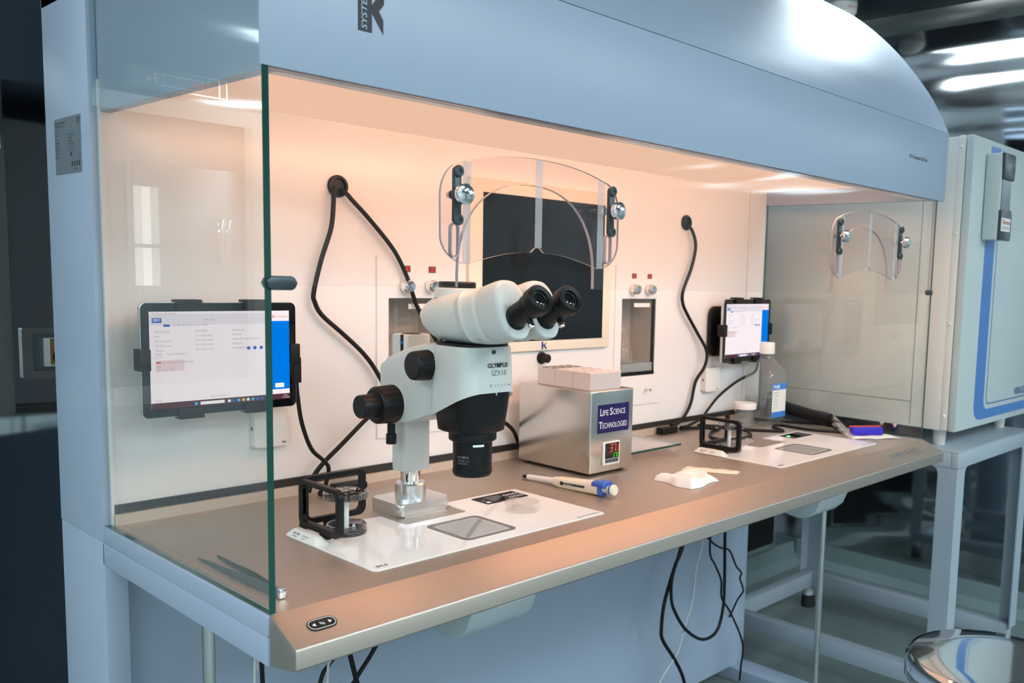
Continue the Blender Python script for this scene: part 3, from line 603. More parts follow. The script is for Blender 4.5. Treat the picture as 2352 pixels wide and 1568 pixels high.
# ================================================================== tablets
def tablet(x, y, z, yaw, label, hlabel, rod):
    R = Matrix.Rotation(yaw, 4, 'Z')
    h = thing('tablet_holder', hlabel, 'tablet holder', (x, y, z-.0875), yaw, 'wall tablet holders')
    t = thing('tablet', label, 'tablet', (x, y, z-.0875), yaw, 'tablets on the back wall')
    H = lambda mb, n, mt, p=h: mb.build(n, mt, p, local=True); K = lambda mb, n, mt, p=t: mb.build(n, mt, p, local=True)
    o = .0875                                            # local z of the centre; local y = 0 is the glass front
    m = MB(); m.prism(rrect(-.1225, .1225, o-.0875, o+.0875, .009), XZ, .0005, .0085, .0015); K(m, 'shell', 'alu')
    m = MB(); m.prism(rrect(-.1215, .1215, o-.0865, o+.0865, .0085), XZ, -.0006, .0006, .0003, 1); fr = K(m, 'bezel', 'black_gloss')
    w2, h2 = .110, .0735
    sc = K(MB().box(-w2, w2, -.0009, -.0006, o-h2, o+h2), 'screen', 'screen_white')
    def sb(n, mt, boxes, y=-.0011): 
        m = MB()
        for a, b, c, d in boxes: m.box(-w2+a*2*w2, -w2+b*2*w2, y, -.0009, o-h2+c*2*h2, o-h2+d*2*h2)
        return K(m, n, mt, sc)
    sb('side_image', 'screen_blue', [(.84, 1, .115, .885)]); sb('taskbar', 'screen_task', [(0, 1, 0, .062)]); sb('page_header', 'screen_head', [(0, .84, .86, .975)], -.0010)
    sb('id_badge', 'screen_button', [(.018, .080, .885, .935), (.092, .135, .845, .868)])
    sb('card', 'screen_pink', [(.035, .225, .385, .50)], -.0010)
    sb('search_field', 'screen_bright', [(.33, .50, .012, .045), (.885, .955, .135, .185)], -.0013)
    for i, (a, mt) in enumerate(((.29, 'screen_cyan'), (.525, 'screen_bright'), (.56, 'screen_button'), (.595, 'screen_cyan'), (.63, 'screen_yellow'), (.665, 'screen_bright'), (.70, 'screen_cyan'), (.735, 'screen_button'), (.77, 'screen_button'))): sb('taskbar_icon', mt, [(a, a+.02, .015, .042)], -.0012)
    m = MB()
    for a in (.685, .732, .780): m.lathe((-w2+a*2*w2, -.0009, o-h2+.595*2*h2), (0,-1,0), [(0, .0029), (.0002, .0029), (.0002, 0)], 16)
    K(m, 'round_button', 'screen_button', sc)
    m = MB()
    def tx(a, c, s, hgt=.0030, wd=None, y=-.0012): text(m, s, (-w2+a*2*w2, y, o-h2+c*2*h2), (1,0,0), (0,0,1), hgt, wd)
    tx(.02, .972, 'RI Witness Workstation', .0026); tx(.145, .850, '9613-49 1602 53406  Ovum MMM', .0028); tx(.36, .905, 'D-081 MTG', .0026)
    for i, (a, b, c) in enumerate((('PROCEDURE', 'DATE/TIME', 'OPERATOR'), ('ICSI', '11-12-2023 08:32', 'WITNESS'), ('OA ICSI Culture', '09-12-2023 08:24', 'USERS (IVF) EMBRYOLOGIST'), ('OA ICSI Culture', '09-12-2023 16:52', 'WITNESS'), ('Thawed', '08-12-2023 11:22', 'IVF EMBRYOLOGIST'))):
        tx(.035, .785-.048*i, a, .0027); tx(.305, .785-.048*i, b, .0027); tx(.565, .785-.048*i, c, .0027)
    tx(.035, .555, 'Items', .0034); tx(.11, .555, 'Cycle Summary', .0034); tx(.075, .468, 'OA ICSI Culture Dish [4]', .0032); tx(.045, .428, '33917', .0026); tx(.045, .398, '9613-1602 53406', .0026)
    tx(.40, .088, 'Back to Worklist  1', .0026); tx(.018, .075, '11.2.0.42', .0024); m.box(-w2+.025*2*w2, -w2+.085*2*w2, -.0012, -.0009, o-h2+.530*2*h2, o-h2+.533*2*h2)
    K(m, 'screen_lettering', 'screen_text', sc)
    m = MB(); text(m, '33917', (-w2+.024*2*w2, -.0013, o-h2+.899*2*h2), (1,0,0), (0,0,1), .0042, .0105, .02); text(m, '12:06', (-w2+.95*2*w2, -.0013, o-h2+.036*2*h2), (1,0,0), (0,0,1), .0022); text(m, '11-12-2023', (-w2+.935*2*w2, -.0013, o-h2+.012*2*h2), (1,0,0), (0,0,1), .0022)
    K(m, 'badge_lettering', 'screen_bright', sc)
    m = MB(); ex0 = -w2+.875*2*w2; ez0 = o-h2+.935*2*h2
    eye = lambda s: [(ex0 + .0042*s*math.cos(q), ez0 + .0024*s*math.sin(q)*abs(math.sin(q))**.3) for q in [2*PI*i/24 for i in range(24)]]
    ringprism(m, eye(1.0), eye(.8), XZ, -.0012, -.0009); m.lathe((ex0, -.0009, ez0), (0,-1,0), [(0, .0013), (.0003, .0013), (.0003, 0)], 14); text(m, 'RI Witness', (ex0+.008, -.0012, ez0-.0012), (1,0,0), (0,0,1), .0030); m.box(-w2+.04*2*w2, -w2+.07*2*w2, -.0012, -.0009, o-h2+.468*2*h2, o-h2+.488*2*h2); K(m, 'screen_emblem', 'screen_red', sc)
    m = MB()
    for a, c, r in ((.92, .70, .0050), (.95, .56, .0042), (.965, .26, .0062), (.905, .50, .0028), (.935, .43, .0040)):
        hx = [( -w2+a*2*w2 + r*math.cos(PI/3*i+.5), o-h2+c*2*h2 + r*math.sin(PI/3*i+.5)) for i in range(6)]; h3 = [(-w2+a*2*w2 + (r-.0004)*math.cos(PI/3*i+.5), o-h2+c*2*h2 + (r-.0004)*math.sin(PI/3*i+.5)) for i in range(6)]
        ringprism(m, hx, h3, XZ, -.0013, -.0011)
    K(m, 'hexagon_pattern', 'screen_blue2', sc)
    # holder
    wall = (.5145 - y)
    m = MB(); m.prism(rrect(-.075, .075, o-.062, o+.062, .02), XZ, .011, .022, .002); H(m, 'back_plate', 'black_soft')
    for a in (-.052, .052):
        for s in (-1, 1):
            z0 = o + s*.0875; pr = [(.016, z0 - s*.02), (.016, z0 + s*.004), (-.006, z0 + s*.004), (-.006, z0 - s*.0125), (-.0025, z0 - s*.0125), (-.0025, z0 + s*.0004), (.0112, z0 + s*.0004), (.0112, z0 - s*.02)]
            m = MB(); m.prism(pr, YZ, a-.019, a+.019, .0012); H(m, 'clamp', 'black_soft')
    for s in (-1, 1):
        x0 = s*.1225; pr = [(x0 - s*.03, .016), (x0 + s*.004, .016), (x0 + s*.004, -.006), (x0 - s*.012, -.006), (x0 - s*.012, -.0025), (x0 + s*.0004, -.0025), (x0 + s*.0004, .0112), (x0 - s*.03, .0112)]
        m = MB(); m.prism(pr, lambda a, b, t: (a, b, t), o-.015, o+.018, .0012); H(m, 'clamp', 'black_soft')
    H(MB().cyl((-.03, .022, o), (-.03, wall-.008, o), .016, n=24), 'arm', 'black_soft')
    m = MB(); m.prism(rrect(rod-.042, rod+.042, o-.072, o+.066, .022), XZ, wall-.010, wall, .003); H(m, 'wall_plate', 'black')
    return t
tablet(.160, .450, .2565, 0, 'tablet behind the left side glass showing a patient record', 'black clamp holder carrying the tablet behind the left side glass', -.052)
tablet(1.640, .462, .263, .04, 'tablet above the clear media bottle showing a patient record', 'black clamp holder carrying the tablet above the media bottle', -.078)
# sensor boxes under the tablets
for x0, x1, lab in ((.232, .297, 'small white wall box marked P44 under the left tablet'), (1.503, 1.570, 'small white wall box below the right tablet beside the media bottle')):
    b = thing('reader_box', lab, 'wall box', ((x0+x1)/2, .505, .094), 0, 'white wall boxes')
    m = MB(); m.prism(rrect(x0, x1, .094, .160, .006), XZ, .498, .5148, .002); b2 = m.build('case', 'white_plastic', b)
    m = MB(); text(m, 'P44', (x1-.016, .4978, .0985), (1,0,0), (0,0,1), .0036, None, .02); m.build('case_lettering', 'ink', b)
    MB().box(x0-.0004, x0+.0004, .505, .509, .124, .130).build('port', 'ink', b)

# ================================================================== dish racks
def rack(dx, label, tlabel):
    t = thing('dish_rack', label, 'dish rack', (.245+dx, .235, .0018), 0, 'black framed dish racks')
    B = lambda mb, n, mt, p=t, **k: mb.build(n, mt, p, **k)
    m = MB(); ringprism(m, rrect(.172, .286, .012, .0845, .013), rrect(.182, .279, .0215, .0775, .008), lambda a, b, tt: (tt+dx, a, b), .1955, .2035); B(m, 'side_frame', 'black')
    m = MB(); ringprism(m, rrect(.199, .307, .012, .0865, .013), rrect(.208, .298, .0205, .0795, .008), lambda a, b, tt: (a+dx, tt, b), .279, .287); B(m, 'rear_frame', 'black')
    for (a, b) in ((.266, .286), (.205, .228)): B(MB().box(.1957+dx, .2033+dx, a, b, .0095 if a > .25 else .0060, .016, .001), 'foot_tab', 'black_soft')
    B(MB().box(.236+dx, .262+dx, .2792, .2868, .0018, .0165, .001), 'foot_tab', 'black_soft')
    cx2, cy2 = .2455+dx, .236
    B(MB().lathe((cx2, cy2, .0018), (0,0,1), [(0, .0), (.0, .0305), (.003, .0315), (.0125, .0305), (.0145, .0285), (.0145, .0265), (.006, .025), (.006, 0)], 40, False), 'base_dish', 'smoke_plastic')
    B(MB().lathe((cx2, cy2, .0018), (0,0,1), [(0, .0300), (.005, .0300), (.0055, .029), (.0055, 0)], 40), 'base_disc', 'black_gloss')
    B(MB().cyl((cx2, cy2, .006), (cx2, cy2, .058), .0042, n=20), 'stem', 'white_plastic')
    # carousel with scalloped wells
    o = []
    for i in range(96): a = 2*PI*i/96; o.append((cx2 + (.0335 - .0022*max(0, math.cos(6*a))**6)*math.cos(a), cy2 + (.0335 - .0022*max(0, math.cos(6*a))**6)*math.sin(a)))
    c = B(MB().prism(o, XY(), .0565, .0655, .0008, 1), 'carousel', 'smoke_plastic', angle=30)
    for i in range(6): 
        a = PI/3*i + .5; m = MB(); m.lathe((cx2+.021*math.cos(a), cy2+.021*math.sin(a), .0566), (0,0,1), [(.002, 0), (.002, .0085), (.0092, .0092), (.0098, .0098), (.0092, .0104), (.001, .0095), (.001, 0)], 20, False); B(m, 'well', 'smoke_plastic', c)
    # white name block
    u = thing('name_block', tlabel, 'label block', (.188+dx, .245, .0018), 0, 'white name blocks')
    y0, y1 = .200, .287
    def ring(z, s): return [Vector((.1855+dx + a, b, z)) for a, b in rrect(-.0125+s, .0125-s, y0+s*1.4, y1-s*1.4, .0045)]
    m = MB(); m.loft([ring(.0018, 0), ring(.0030, .0004), ring(.0115, .0070), ring(.0122, .0078)]); ub = m.build('block', 'white_plastic', u)
    fx = Vector((.0070-.0004, 0, .0085)).normalized(); nf = Vector((-fx.z, 0, fx.x))
    m = MB(); base = Vector((.1855+dx-.0121, 0, .0030)) + nf*.0002
    text(m, '182 OPU', base + Vector((0, .268, 0)) + fx*.0055, (0,-1,0), fx, .0028, .018, .02); text(m, 'Culture', base + Vector((0, .268, 0)) + fx*.0015, (0,-1,0), fx, .0026, .013)
    text(m, '9613-49', base + Vector((0, .240, 0)) + fx*.0055, (0,-1,0), fx, .0026, .014); text(m, 'Day 1', base + Vector((0, .240, 0)) + fx*.0015, (0,-1,0), fx, .0026, .009)
    m.build('block_lettering', 'ink', u)
rack(0, 'black wire frame dish rack with clear carousel in front of the left tablet', 'white sloped name block at the corner of the stage under the microscope')
rack(1.005, 'black wire frame dish rack with clear carousel beside the white lidded specimen jar', 'white sloped name block at the corner of the stage near the folded gauze')

# ================================================================== items on the worktop
# petri dish
pd = thing('petri_dish', 'small round clear petri dish with lid on the white stage', 'petri dish', (.5310, .1555, .0018))
MB().lathe((.5310, .1555, .0018), (0,0,1), [(.001, 0), (.001, .0275), (.0, .0278), (.0, .0285), (.013, .0285), (.013, .0277), (.0016, .0275), (.0016, 0)], 48, False).build('dish', 'thin_plastic', pd)
MB().lathe((.5310, .1555, .0018), (0,0,1), [(.0145, 0), (.0145, .0295), (.006, .0300), (.006, .0293), (.0138, .0288), (.0138, 0)], 48, False).build('lid', 'thin_plastic', pd)
m = MB(); ringprism(m, [(.531+.0298*math.cos(2*PI*i/48), .1555+.0298*math.sin(2*PI*i/48)) for i in range(48)], [(.531+.0288*math.cos(2*PI*i/48), .1555+.0288*math.sin(2*PI*i/48)) for i in range(48)], XY(), .0158, .0165); m.build('rim', 'frosted', pd)
m = MB(); text(m, 'WITNESS 9613', (.512, .172, .0166), (1,0,0), (0,1,0), .0045, .036); text(m, 'MMM', (.545, .165, .0166), (1,0,0), (0,1,0), .004); m.build('pen_marks', 'ink_grey', pd)
# pipette
a = Vector((.698, .338, .0055)); b = Vector((.7155, .108, .0145)); dv = (b-a).normalized(); Lp = (b-a).length
pp = thing('pipette', 'cream and blue hand pipette lying in front of the steel heating box', 'pipette', (.707, .222, 0))
B = lambda mb, n, mt, p=pp: mb.build(n, mt, p)
B(MB().cyl(a, a+dv*.012, .0035, .0040, 16), 'tip_nozzle', 'black')
B(MB().cyl(a+dv*.012, a+dv*.082, .0050, .0062, 24), 'shaft', 'white_plastic')
B(MB().lathe(a+dv*.080, dv, [(0, .0062), (.002, .0085), (.012, .0098), (.014, .0098)], 24), 'shaft_collar', 'white_plastic')
sd = dv.cross(Vector((0,0,1))).normalized(); ud = sd.cross(dv)
def psec(t, hs, hu, off=0, e=3.0, n=28):
    c = a + dv*t + ud*off; r = []
    for i in range(n):
        q = 2*PI*i/n; r.append(c + sd*hs*math.copysign(abs(math.cos(q))**(2/e), math.cos(q)) + ud*hu*math.copysign(abs(math.sin(q))**(2/e), math.sin(q)))
    return r
B(MB().loft([psec(.092, .0085, .0085), psec(.094, .0105, .0100), (psec(.100, .0112, .0105)), psec(.150, .0125, .0115), psec(.190, .0140, .0125, .0005), psec(.197, .0150, .0135, .001), psec(.200, .0150, .0135, .001)]), 'handle', 'pipette_cream')
B(MB().loft([psec(.185, .0142, .0060, .0085), psec(.2005, .0158, .0068, .0085), psec(.2125, .0150, .0065, .0085), psec(.2140, .013, .005, .0085)]), 'finger_rest', 'pipette_blue')
B(MB().loft([psec(.1995, .0156, .0140, .001), psec(.2025, .0157, .0142, .001), psec(.2035, .0150, .0135, .001)]), 'end_band', 'pipette_blue')
B(MB().cyl(a+dv*.202, a+dv*.222, .0070, n=20), 'plunger', 'pipette_cream')
B(MB().lathe(a+dv*.220, dv, [(0, .0098), (.0018, .0105), (.0040, .0105)], 24), 'button_ring', 'pipette_blue')
B(MB().lathe(a+dv*.2235, dv, [(0, .0103), (.004, .0102), (.0065, .0085), (.0068, 0)], 24), 'plunger_button', 'pipette_cream')
m = MB(); sn = -sd if sd.x > 0 else sd
fr = a + sn*.0129 + ud*.001
m.add([fr + dv*.112 - ud*.002 + sn*(-.0008), fr + dv*.168 - ud*.002 + sn*.0010, fr + dv*.168 + ud*.002 + sn*.0010, fr + dv*.112 + ud*.002 + sn*(-.0008)], [(0,1,2,3)])
m.lathe(fr + dv*.110 - sn*.0014, sn, [(0, .0040), (.0010, .0040), (.0010, 0)], 18); B(m, 'volume_scale', 'inc_dark')
m = MB(); text(m, '100-1000 ul', fr + dv*.118 - ud*.0012 + sn*.0010, dv, ud, .0024, .020); B(m, 'scale_lettering', 'ink_white')
# heating box
hb = thing('heating_box', 'brushed steel block heater with blue sign and red digital display', 'block heater', (.866, .365, 0))
B = lambda mb, n, mt, p=hb, **k: mb.build(n, mt, p, **k)
bx0, bx1, by0, by1, bz0, bz1 = .8015, .9300, .2585, .4720, .0055, .1730
m = MB(); m.box(bx0, bx1, by0, by1, bz0, bz1, .003, 3)
B(m, 'case', 'steel_box')
for x in (bx0+.018, bx1-.018):
    for y in (by0+.02, by1-.02): B(MB().cyl((x, y, 0), (x, y, bz0+.001), .007, n=16), 'rubber_foot', 'rubber')
sg = B(MB().box(.8225, .9155, by0-.0008, by0, .0865, .1445), 'sign', 'sign_blue')
m = MB(); yy = by0-.0009
def caps(words, x, z, hb_, hs_, wtot):
    cur = x; tmp = []
    tot = 0
    for big, rest in words: tot += 1
    for i, (big, rest, wb, wr) in enumerate(words):
        text(m, big, (cur, yy, z), (1,0,0), (0,0,1), hb_, wb, .012); cur += wb + .0008
        text(m, rest, (cur, yy, z), (1,0,0), (0,0,1), hs_, wr, .012); cur += wr + .0045
def capw(x, z, items, big, small):
    cur = x
    for bigc, rest, wb, wr in items:
        text(m, bigc, (cur, yy, z), (1,0,0), (0,0,1), big, wb, .006); cur += wb + .0010
        text(m, rest, (cur, yy, z), (1,0,0), (0,0,1), small, wr, .0); cur += wr + .0040
capw(.8285, .1225, [('L', 'IFE', .0068, .0165), ('S', 'CIENCE', .0085, .0375)], .0150, .0115)
capw(.8255, .0960, [('T', 'ECHNOLOGIES', .0095, .0735)], .0150, .0115)
B(m, 'sign_lettering', 'ink_white', sg)
ct = B(MB().box(.8375, .8865, by0-.0045, by0, .0200, .0675, .0008), 'controller', 'white_plastic')
B(MB().box(.8420, .8835, by0-.0052, by0-.0044, .0330, .0650), 'controller_display', 'black_gloss', ct)
SEG = {'0': 'abcdef', '1': 'bc', '3': 'abgcd', '7': 'abc'}
def digit(mb, ch, x, z, w_, h_, t_, y):
    sh = .12
    def seg(x0, x1, z0, z1): mb.prism([(x + x0 + z0*sh, z + z0), (x + x1 + z0*sh, z + z0), (x + x1 + z1*sh, z + z1), (x + x0 + z1*sh, z + z1)], XZ, y-.0003, y)
    S_ = SEG[ch]; g_ = t_*.25
    if 'a' in S_: seg(g_, w_-g_, h_-t_, h_)
    if 'g' in S_: seg(g_, w_-g_, h_/2-t_/2, h_/2+t_/2)
    if 'd' in S_: seg(g_, w_-g_, 0, t_)
    if 'f' in S_: seg(0, t_, h_/2+g_, h_-g_)
    if 'e' in S_: seg(0, t_, g_, h_/2-g_)
    if 'b' in S_: seg(w_-t_, w_, h_/2+g_, h_-g_)
    if 'c' in S_: seg(w_-t_, w_, g_, h_/2-g_)
m = MB(); yd = by0-.0053
digit(m, '3', .8545, .0465, .0078, .0165, .0018, yd); digit(m, '7', .8650, .0465, .0078, .0165, .0018, yd); digit(m, '1', .8740, .0465, .0078, .0165, .0018, yd); m.box(.8735, .8750, yd-.0003, yd, .0465, .0482)
B(m, 'red_digits', 'led_red', ct)
m = MB(); digit(m, '3', .8640, .0350, .0048, .0085, .0009, yd); digit(m, '7', .8705, .0350, .0048, .0085, .0009, yd); digit(m, '0', .8768, .0350, .0048, .0085, .0009, yd); B(m, 'green_digits', 'led_green', ct)
for i in range(4): 
    k = B(MB().box(.8430+.0101*i, .8518+.0101*i, by0-.0056, by0-.0044, .0245, .0318, .0006), 'key', 'inc_dark', ct)
m = MB(); text(m, 'E5CC', (.8415, by0-.0047, .0212), (1,0,0), (0,0,1), .0016); text(m, 'OMRON', (.8720, by0-.0047, .0212), (1,0,0), (0,0,1), .0018)
for i in range(4): ringprism(m, rrect(.8453+.0101*i, .8493+.0101*i, .0262, .0302, .001), rrect(.8458+.0101*i, .8488+.0101*i, .0267, .0297, .0008), XZ, by0-.0060, by0-.0056)
B(m, 'controller_lettering', 'ink_grey', ct)
names = ('front heating block insert with round holes nearest the blue sign', 'middle heating block insert with round holes in the steel heater', 'rear heating block insert with round holes farthest from the blue sign')
for i in range(3):
    y0 = .2720 + .0520*i; t = thing('block_insert', names[i], 'heating block', (.866, y0+.0255, .1731), 0, 'block inserts in the steel heater')
    m = MB(); m.box(.8130, .9040, y0, y0+.0512, .1731, .2080, .0008, 1); t1 = m.build('block', 'heat_block', t)
    for ax_ in range(4):
        for ay in range(2):
            MB().lathe((.826+.0217*ax_, y0+.0135+.0245*ay, .2080), (0,0,1), [(.0, .0078), (.0004, .0078), (.0004, .0064), (.0001, .0060), (.0001, 0)], 20, False).build('well_rim', 'ink_white' if i < 2 else 'inc_dark', t)  # light in the front blocks' holes is painted white, rear holes dark
# glass plate behind the heater
gp = thing('glass_plate', 'square clear glass plate on small feet to the right of the steel heater', 'glass plate', (1.075, .40, 0))
m = MB(); v = [(x, y, z) for x in (.985, 1.165) for y in (.312, .470) for z in (.0145, .0195)]
m.add(v, [(0,2,6,4), (1,5,7,3)]); m.mi(1).add(v, [(0,1,3,2), (4,6,7,5), (0,4,5,1), (2,3,7,6)]); m.build('plate', ['frosted', 'glass_green'] if 'glass_green' in MATS else ['frosted', 'glass_edge'], gp)
for x in (1.0, 1.148):
    for y in (.326, .456): MB().cyl((x, y, 0), (x, y, .0145), .007, n=16).build('foot', 'frosted', gp)
# gauze
def sheet(name, mt, pts, hfun, n, thick, parent=None):
    """pts: four plan corners; a crumpled sheet with thickness"""
    bm = bmesh.new(); g = []
    P0, P1, P2, P3 = [Vector(p) for p in pts]
    for lay in (0, 1):
        L_ = []
        for i in range(n+1):
            for j in range(n+1):
                u = i/n; v_ = j/n; p = (P0*(1-u)+P1*u)*(1-v_) + (P3*(1-u)+P2*u)*v_; z = hfun(u, v_, lay, p); L_.append(bm.verts.new((p.x, p.y, z)))
        g.append(L_)
    N = n+1
    for i in range(n):
        for j in range(n):
            q = (i*N+j, (i+1)*N+j, (i+1)*N+j+1, i*N+j+1); bm.faces.new([g[1][k] for k in q]); bm.faces.new([g[0][k] for k in q[::-1]])
    for i in range(n):
        for a_, b_ in ((i*N, (i+1)*N), ((i+1)*N+n, i*N+n), (n*N+i, n*N+i+1), (i+1, i)): bm.faces.new((g[0][a_], g[0][b_], g[1][b_], g[1][a_]))
    bmesh.ops.recalc_face_normals(bm, faces=bm.faces[:]); return MB().addbm(bm).build(name, mt, parent, angle=70)
def gz(u, v, lay, p):
    e = min(u, 1-u, v, 1-v); d = min(1, e/.11)**.45 if e > 0 else 0; h = .0015 + d*(.0125 + .0045*math.sin(4*u+2.5*v+.5) + .0022*math.sin(11*u-6*v) + .0012*math.sin(16*v+5*u))
    return .0006 if lay == 0 else max(.0012, h)
o = sheet('gauze_pad', 'gauze', [(.872, .055, 0), (.975, .066, 0), (1.012, .150, 0), (.885, .160, 0)], gz, 22, 0)
for v in o.data.vertices: v.co.x += .004*math.sin(v.co.y*90); v.co.y += .004*math.sin(v.co.x*70+1)
set_label(o, 'crumpled white gauze pad on the bare worktop between the two stages', 'gauze')
def wr(u, v, lay, p): return .0006 if lay == 0 else .0022 + .0045*math.sin(PI*v)**.5 * (1 if .04 < u < .96 else .3) + .0008*math.sin(20*u)
o = sheet('paper_wrapper', 'paper', [(1.000, .178, 0), (1.052, .074, 0), (1.074, .082, 0), (1.022, .186, 0)], wr, 14, 0); set_label(o, 'narrow cream paper wrapper lying behind the gauze pad', 'wrapper')
# tweezers
tw = thing('tweezers', 'grey steel tweezers lying near the left front corner of the worktop', 'tweezers', (.045, .15, 0))
tail = Vector((.0400, .043, .006))
for s_, tip in ((-1, Vector((.034, .262, .0022))), (1, Vector((.058, .256, .0022)))):
    pts = []; N = 14
    for i in range(N+1):
        t = i/N; p = tail.lerp(tip, t); bow = math.sin(PI*min(1, t*1.25))*.0022*s_; w_ = .0030 + .0028*math.sin(PI*min(1, t*1.35+.05)) if t < .75 else .0030*(1-t)/.25*1.1 + .0007
        z = .0065*(1-t) + .0016*t
        d_ = (tip-tail).normalized(); sdv = Vector((d_.y, -d_.x, 0)); c = p + sdv*bow; h = w_
        pts.append([Vector((c.x, c.y, z)) + sdv*.0006 + Vector((0,0,h)), Vector((c.x, c.y, z)) - sdv*.0006 + Vector((0,0,h)), Vector((c.x, c.y, max(.0002, z-h))) - sdv*.0006, Vector((c.x, c.y, max(.0002, z-h))) + sdv*.0006])
    MB().loft(pts).build('arm', 'nameplate', tw)
MB().box(.0355, .0445, .038, .0455, .0008, .0125, .001).build('joint', 'chrome', tw)
# media bottle
bt = thing('media_bottle', 'square clear plastic bottle half full of liquid with white cap', 'bottle', (1.690, .425, 0))
def bsq(z, h, r, n=5): return [Vector((1.690 + a, .425 + b, z)) for a, b in rrect(-h, h, -h, h, r, n)]
m = MB(); m.loft([bsq(.0005, .042, .014), bsq(.004, .0455, .014), bsq(.135, .0455, .014), bsq(.150, .043, .018), bsq(.170, .030, .018), bsq(.184, .020, .0165), bsq(.190, .0185, .0165), bsq(.205, .0185, .0165)], cap=False); bo = m.build('bottle_wall', 'bottle_plastic', bt)
MB().loft([bsq(.0005, .042, .014), bsq(.0015, .042, .014)]).build('bottle_base', 'frosted', bt)
MB().loft([bsq(.003, .0435, .013), bsq(.078, .0443, .013)]).build('liquid', 'water', bt)
knurl((1.690, .425, .198), (0,0,1), [(0, .0205, 0), (.001, .0215, 1), (.030, .0210, 1), (.032, .0195, 0), (.032, .001, 0)], 60, .0006, 2).build('cap', 'white_plastic', bt)
lb = MB(); lb.box(1.655, 1.725, .3788, .3793, .022, .118); lb = lb.build('label', 'paper_white', bt)
MB().box(1.655, 1.725, .3783, .3788, .100, .118).box(1.655, 1.725, .3783, .3788, .022, .038).build('label_band', 'label_blue', lb)
m = MB(); text(m, 'PURE', (1.660, .3781, .1045), (1,0,0), (0,0,1), .009, .030, .03); m.build('label_title', 'ink_white', lb)
m = MB()
for i in range(6): text(m, ['Sterile water', 'Vol 500 ml', 'LOT 23A', 'Exp 2025', 'IVF grade', 'Ref 1250'][i], (1.661, .3786, .091-.0085*i), (1,0,0), (0,0,1), .0040)
m.build('label_print', 'ink_grey', lb)
# specimen jar
jr = thing('specimen_jar', 'small clear specimen jar with white screw lid in front of the media bottle', 'jar', (1.600, .432, 0))
MB().lathe((1.600, .432, .0005), (0,0,1), [(.001, 0), (0, .0265), (.002, .0278), (.048, .0285), (.048, .0275), (.003, .0268), (.003, 0)], 36, False).build('cup', 'bottle_plastic', jr)
MB().lathe((1.600, .432, .0018), (0,0,1), [(0, .0262), (.001, .0262), (.001, 0)], 36).build('cup_base', 'frosted', jr)
knurl((1.600, .432, .048), (0,0,1), [(0, .0315, 0), (.001, .0325, 1), (.014, .0325, 1), (.017, .0310, 0), (.017, .001, 0)], 72, .0005, 2).build('screw_lid', 'white_plastic', jr)
# barcode scanner
bs = thing('barcode_scanner', 'black handheld barcode scanner lying behind the media bottle', 'scanner', (1.785, .34, 0))
B = lambda mb, n, mt, p=bs: mb.build(n, mt, p)
h0 = Vector((1.7600, .4300, .045)); h1 = Vector((1.7450, .2450, .024)); dd = (h1-h0).normalized(); ss = dd.cross(Vector((0,0,1))).normalized(); uu = ss.cross(dd)
def ell(c, a_, b_, n=20, e=2.4): return [c + ss*a_*math.copysign(abs(math.cos(2*PI*i/n))**(2/e), math.cos(2*PI*i/n)) + uu*b_*math.copysign(abs(math.sin(2*PI*i/n))**(2/e), math.sin(2*PI*i/n)) for i in range(n)]
B(MB().loft([ell(h0+dd*t, a_, b_) for t, a_, b_ in ((0, .012, .013), (.02, .0165, .0185), (.06, .0155, .0165), (.12, .0150, .0160), (.17, .0165, .0185), (.185, .0165, .0185), (.187, .013, .015))]), 'grip', 'black')
hc = h0 - dd*.012
B(MB().loft([[hc + ss*(.018*math.cos(2*PI*i/20)*sc_) + dd*(.022*math.sin(2*PI*i/20)*sc_) + uu*z for i in range(20)] for z, sc_ in ((-.036, .9), (-.03, 1.15), (0, 1.05), (.028, 1.0), (.034, .8))]), 'scan_head', 'black')
B(MB().cyl(h1, h1+dd*.03, .0055, .0035, 14), 'strain_relief', 'black_soft')
m = MB().tube([h1+dd*.028, (1.735, .195, .010), (1.712, .185, .004), (1.670, .260, .004), (1.672, .350, .004), (1.655, .365, .004), (1.622, .350, .004), (1.592, .300, .004), (1.560, .330, .004), (1.523, .392, .004), (1.506, .470, .004), (1.475, .498, .006)], .0038); B(m, 'cord', 'cable')
m = MB().tube([(1.700, .205, .0115), (1.765, .230, .0040), (1.780, .300, .004), (1.735, .395, .004), (1.70, .478, .004)], .0038)
o = m.build('looped_cord', 'cable'); set_label(o, 'black looped cord under the barcode scanner grip', 'cable')
# clear sleeve, paper, blue box
o = sheet('clear_sleeve', 'frosted', [(1.776, .268, 0), (1.800, .262, 0), (1.650, .118, 0), (1.632, .128, 0)], lambda u, v, lay, p: (.002 if lay == 0 else .0065) + .024*(1-v)*(1 if lay else .55), 8, 0); set_label(o, 'torn clear plastic sleeve leaning across the scanner cord', 'wrapper')
o = sheet('paper_packet', 'paper_white', [(1.640, .120, 0), (1.752, .040, 0), (1.772, .090, 0), (1.690, .170, 0)], lambda u, v, lay, p: (.0004 if lay == 0 else .0016) + .002*abs(math.sin(6*u+2*v)), 12, 0); set_label(o, 'opened white paper packet under the blue box', 'packet')
R_ = Matrix.Translation((1.718, .122, .0042)) @ Matrix.Rotation(-.62, 4, 'Z')
bb = thing('small_box', 'small dark blue box with red edge on the white paper packet', 'box', (1.718, .122, .0042), -.62)
MB().box(-.044, .044, -.009, .009, .0, .020, .0008).build('body', 'box_blue', bb, local=True); MB().box(-.044, .0465, .0093, .0115, .0, .0225, .0004).build('flap', 'box_red', bb, local=True)
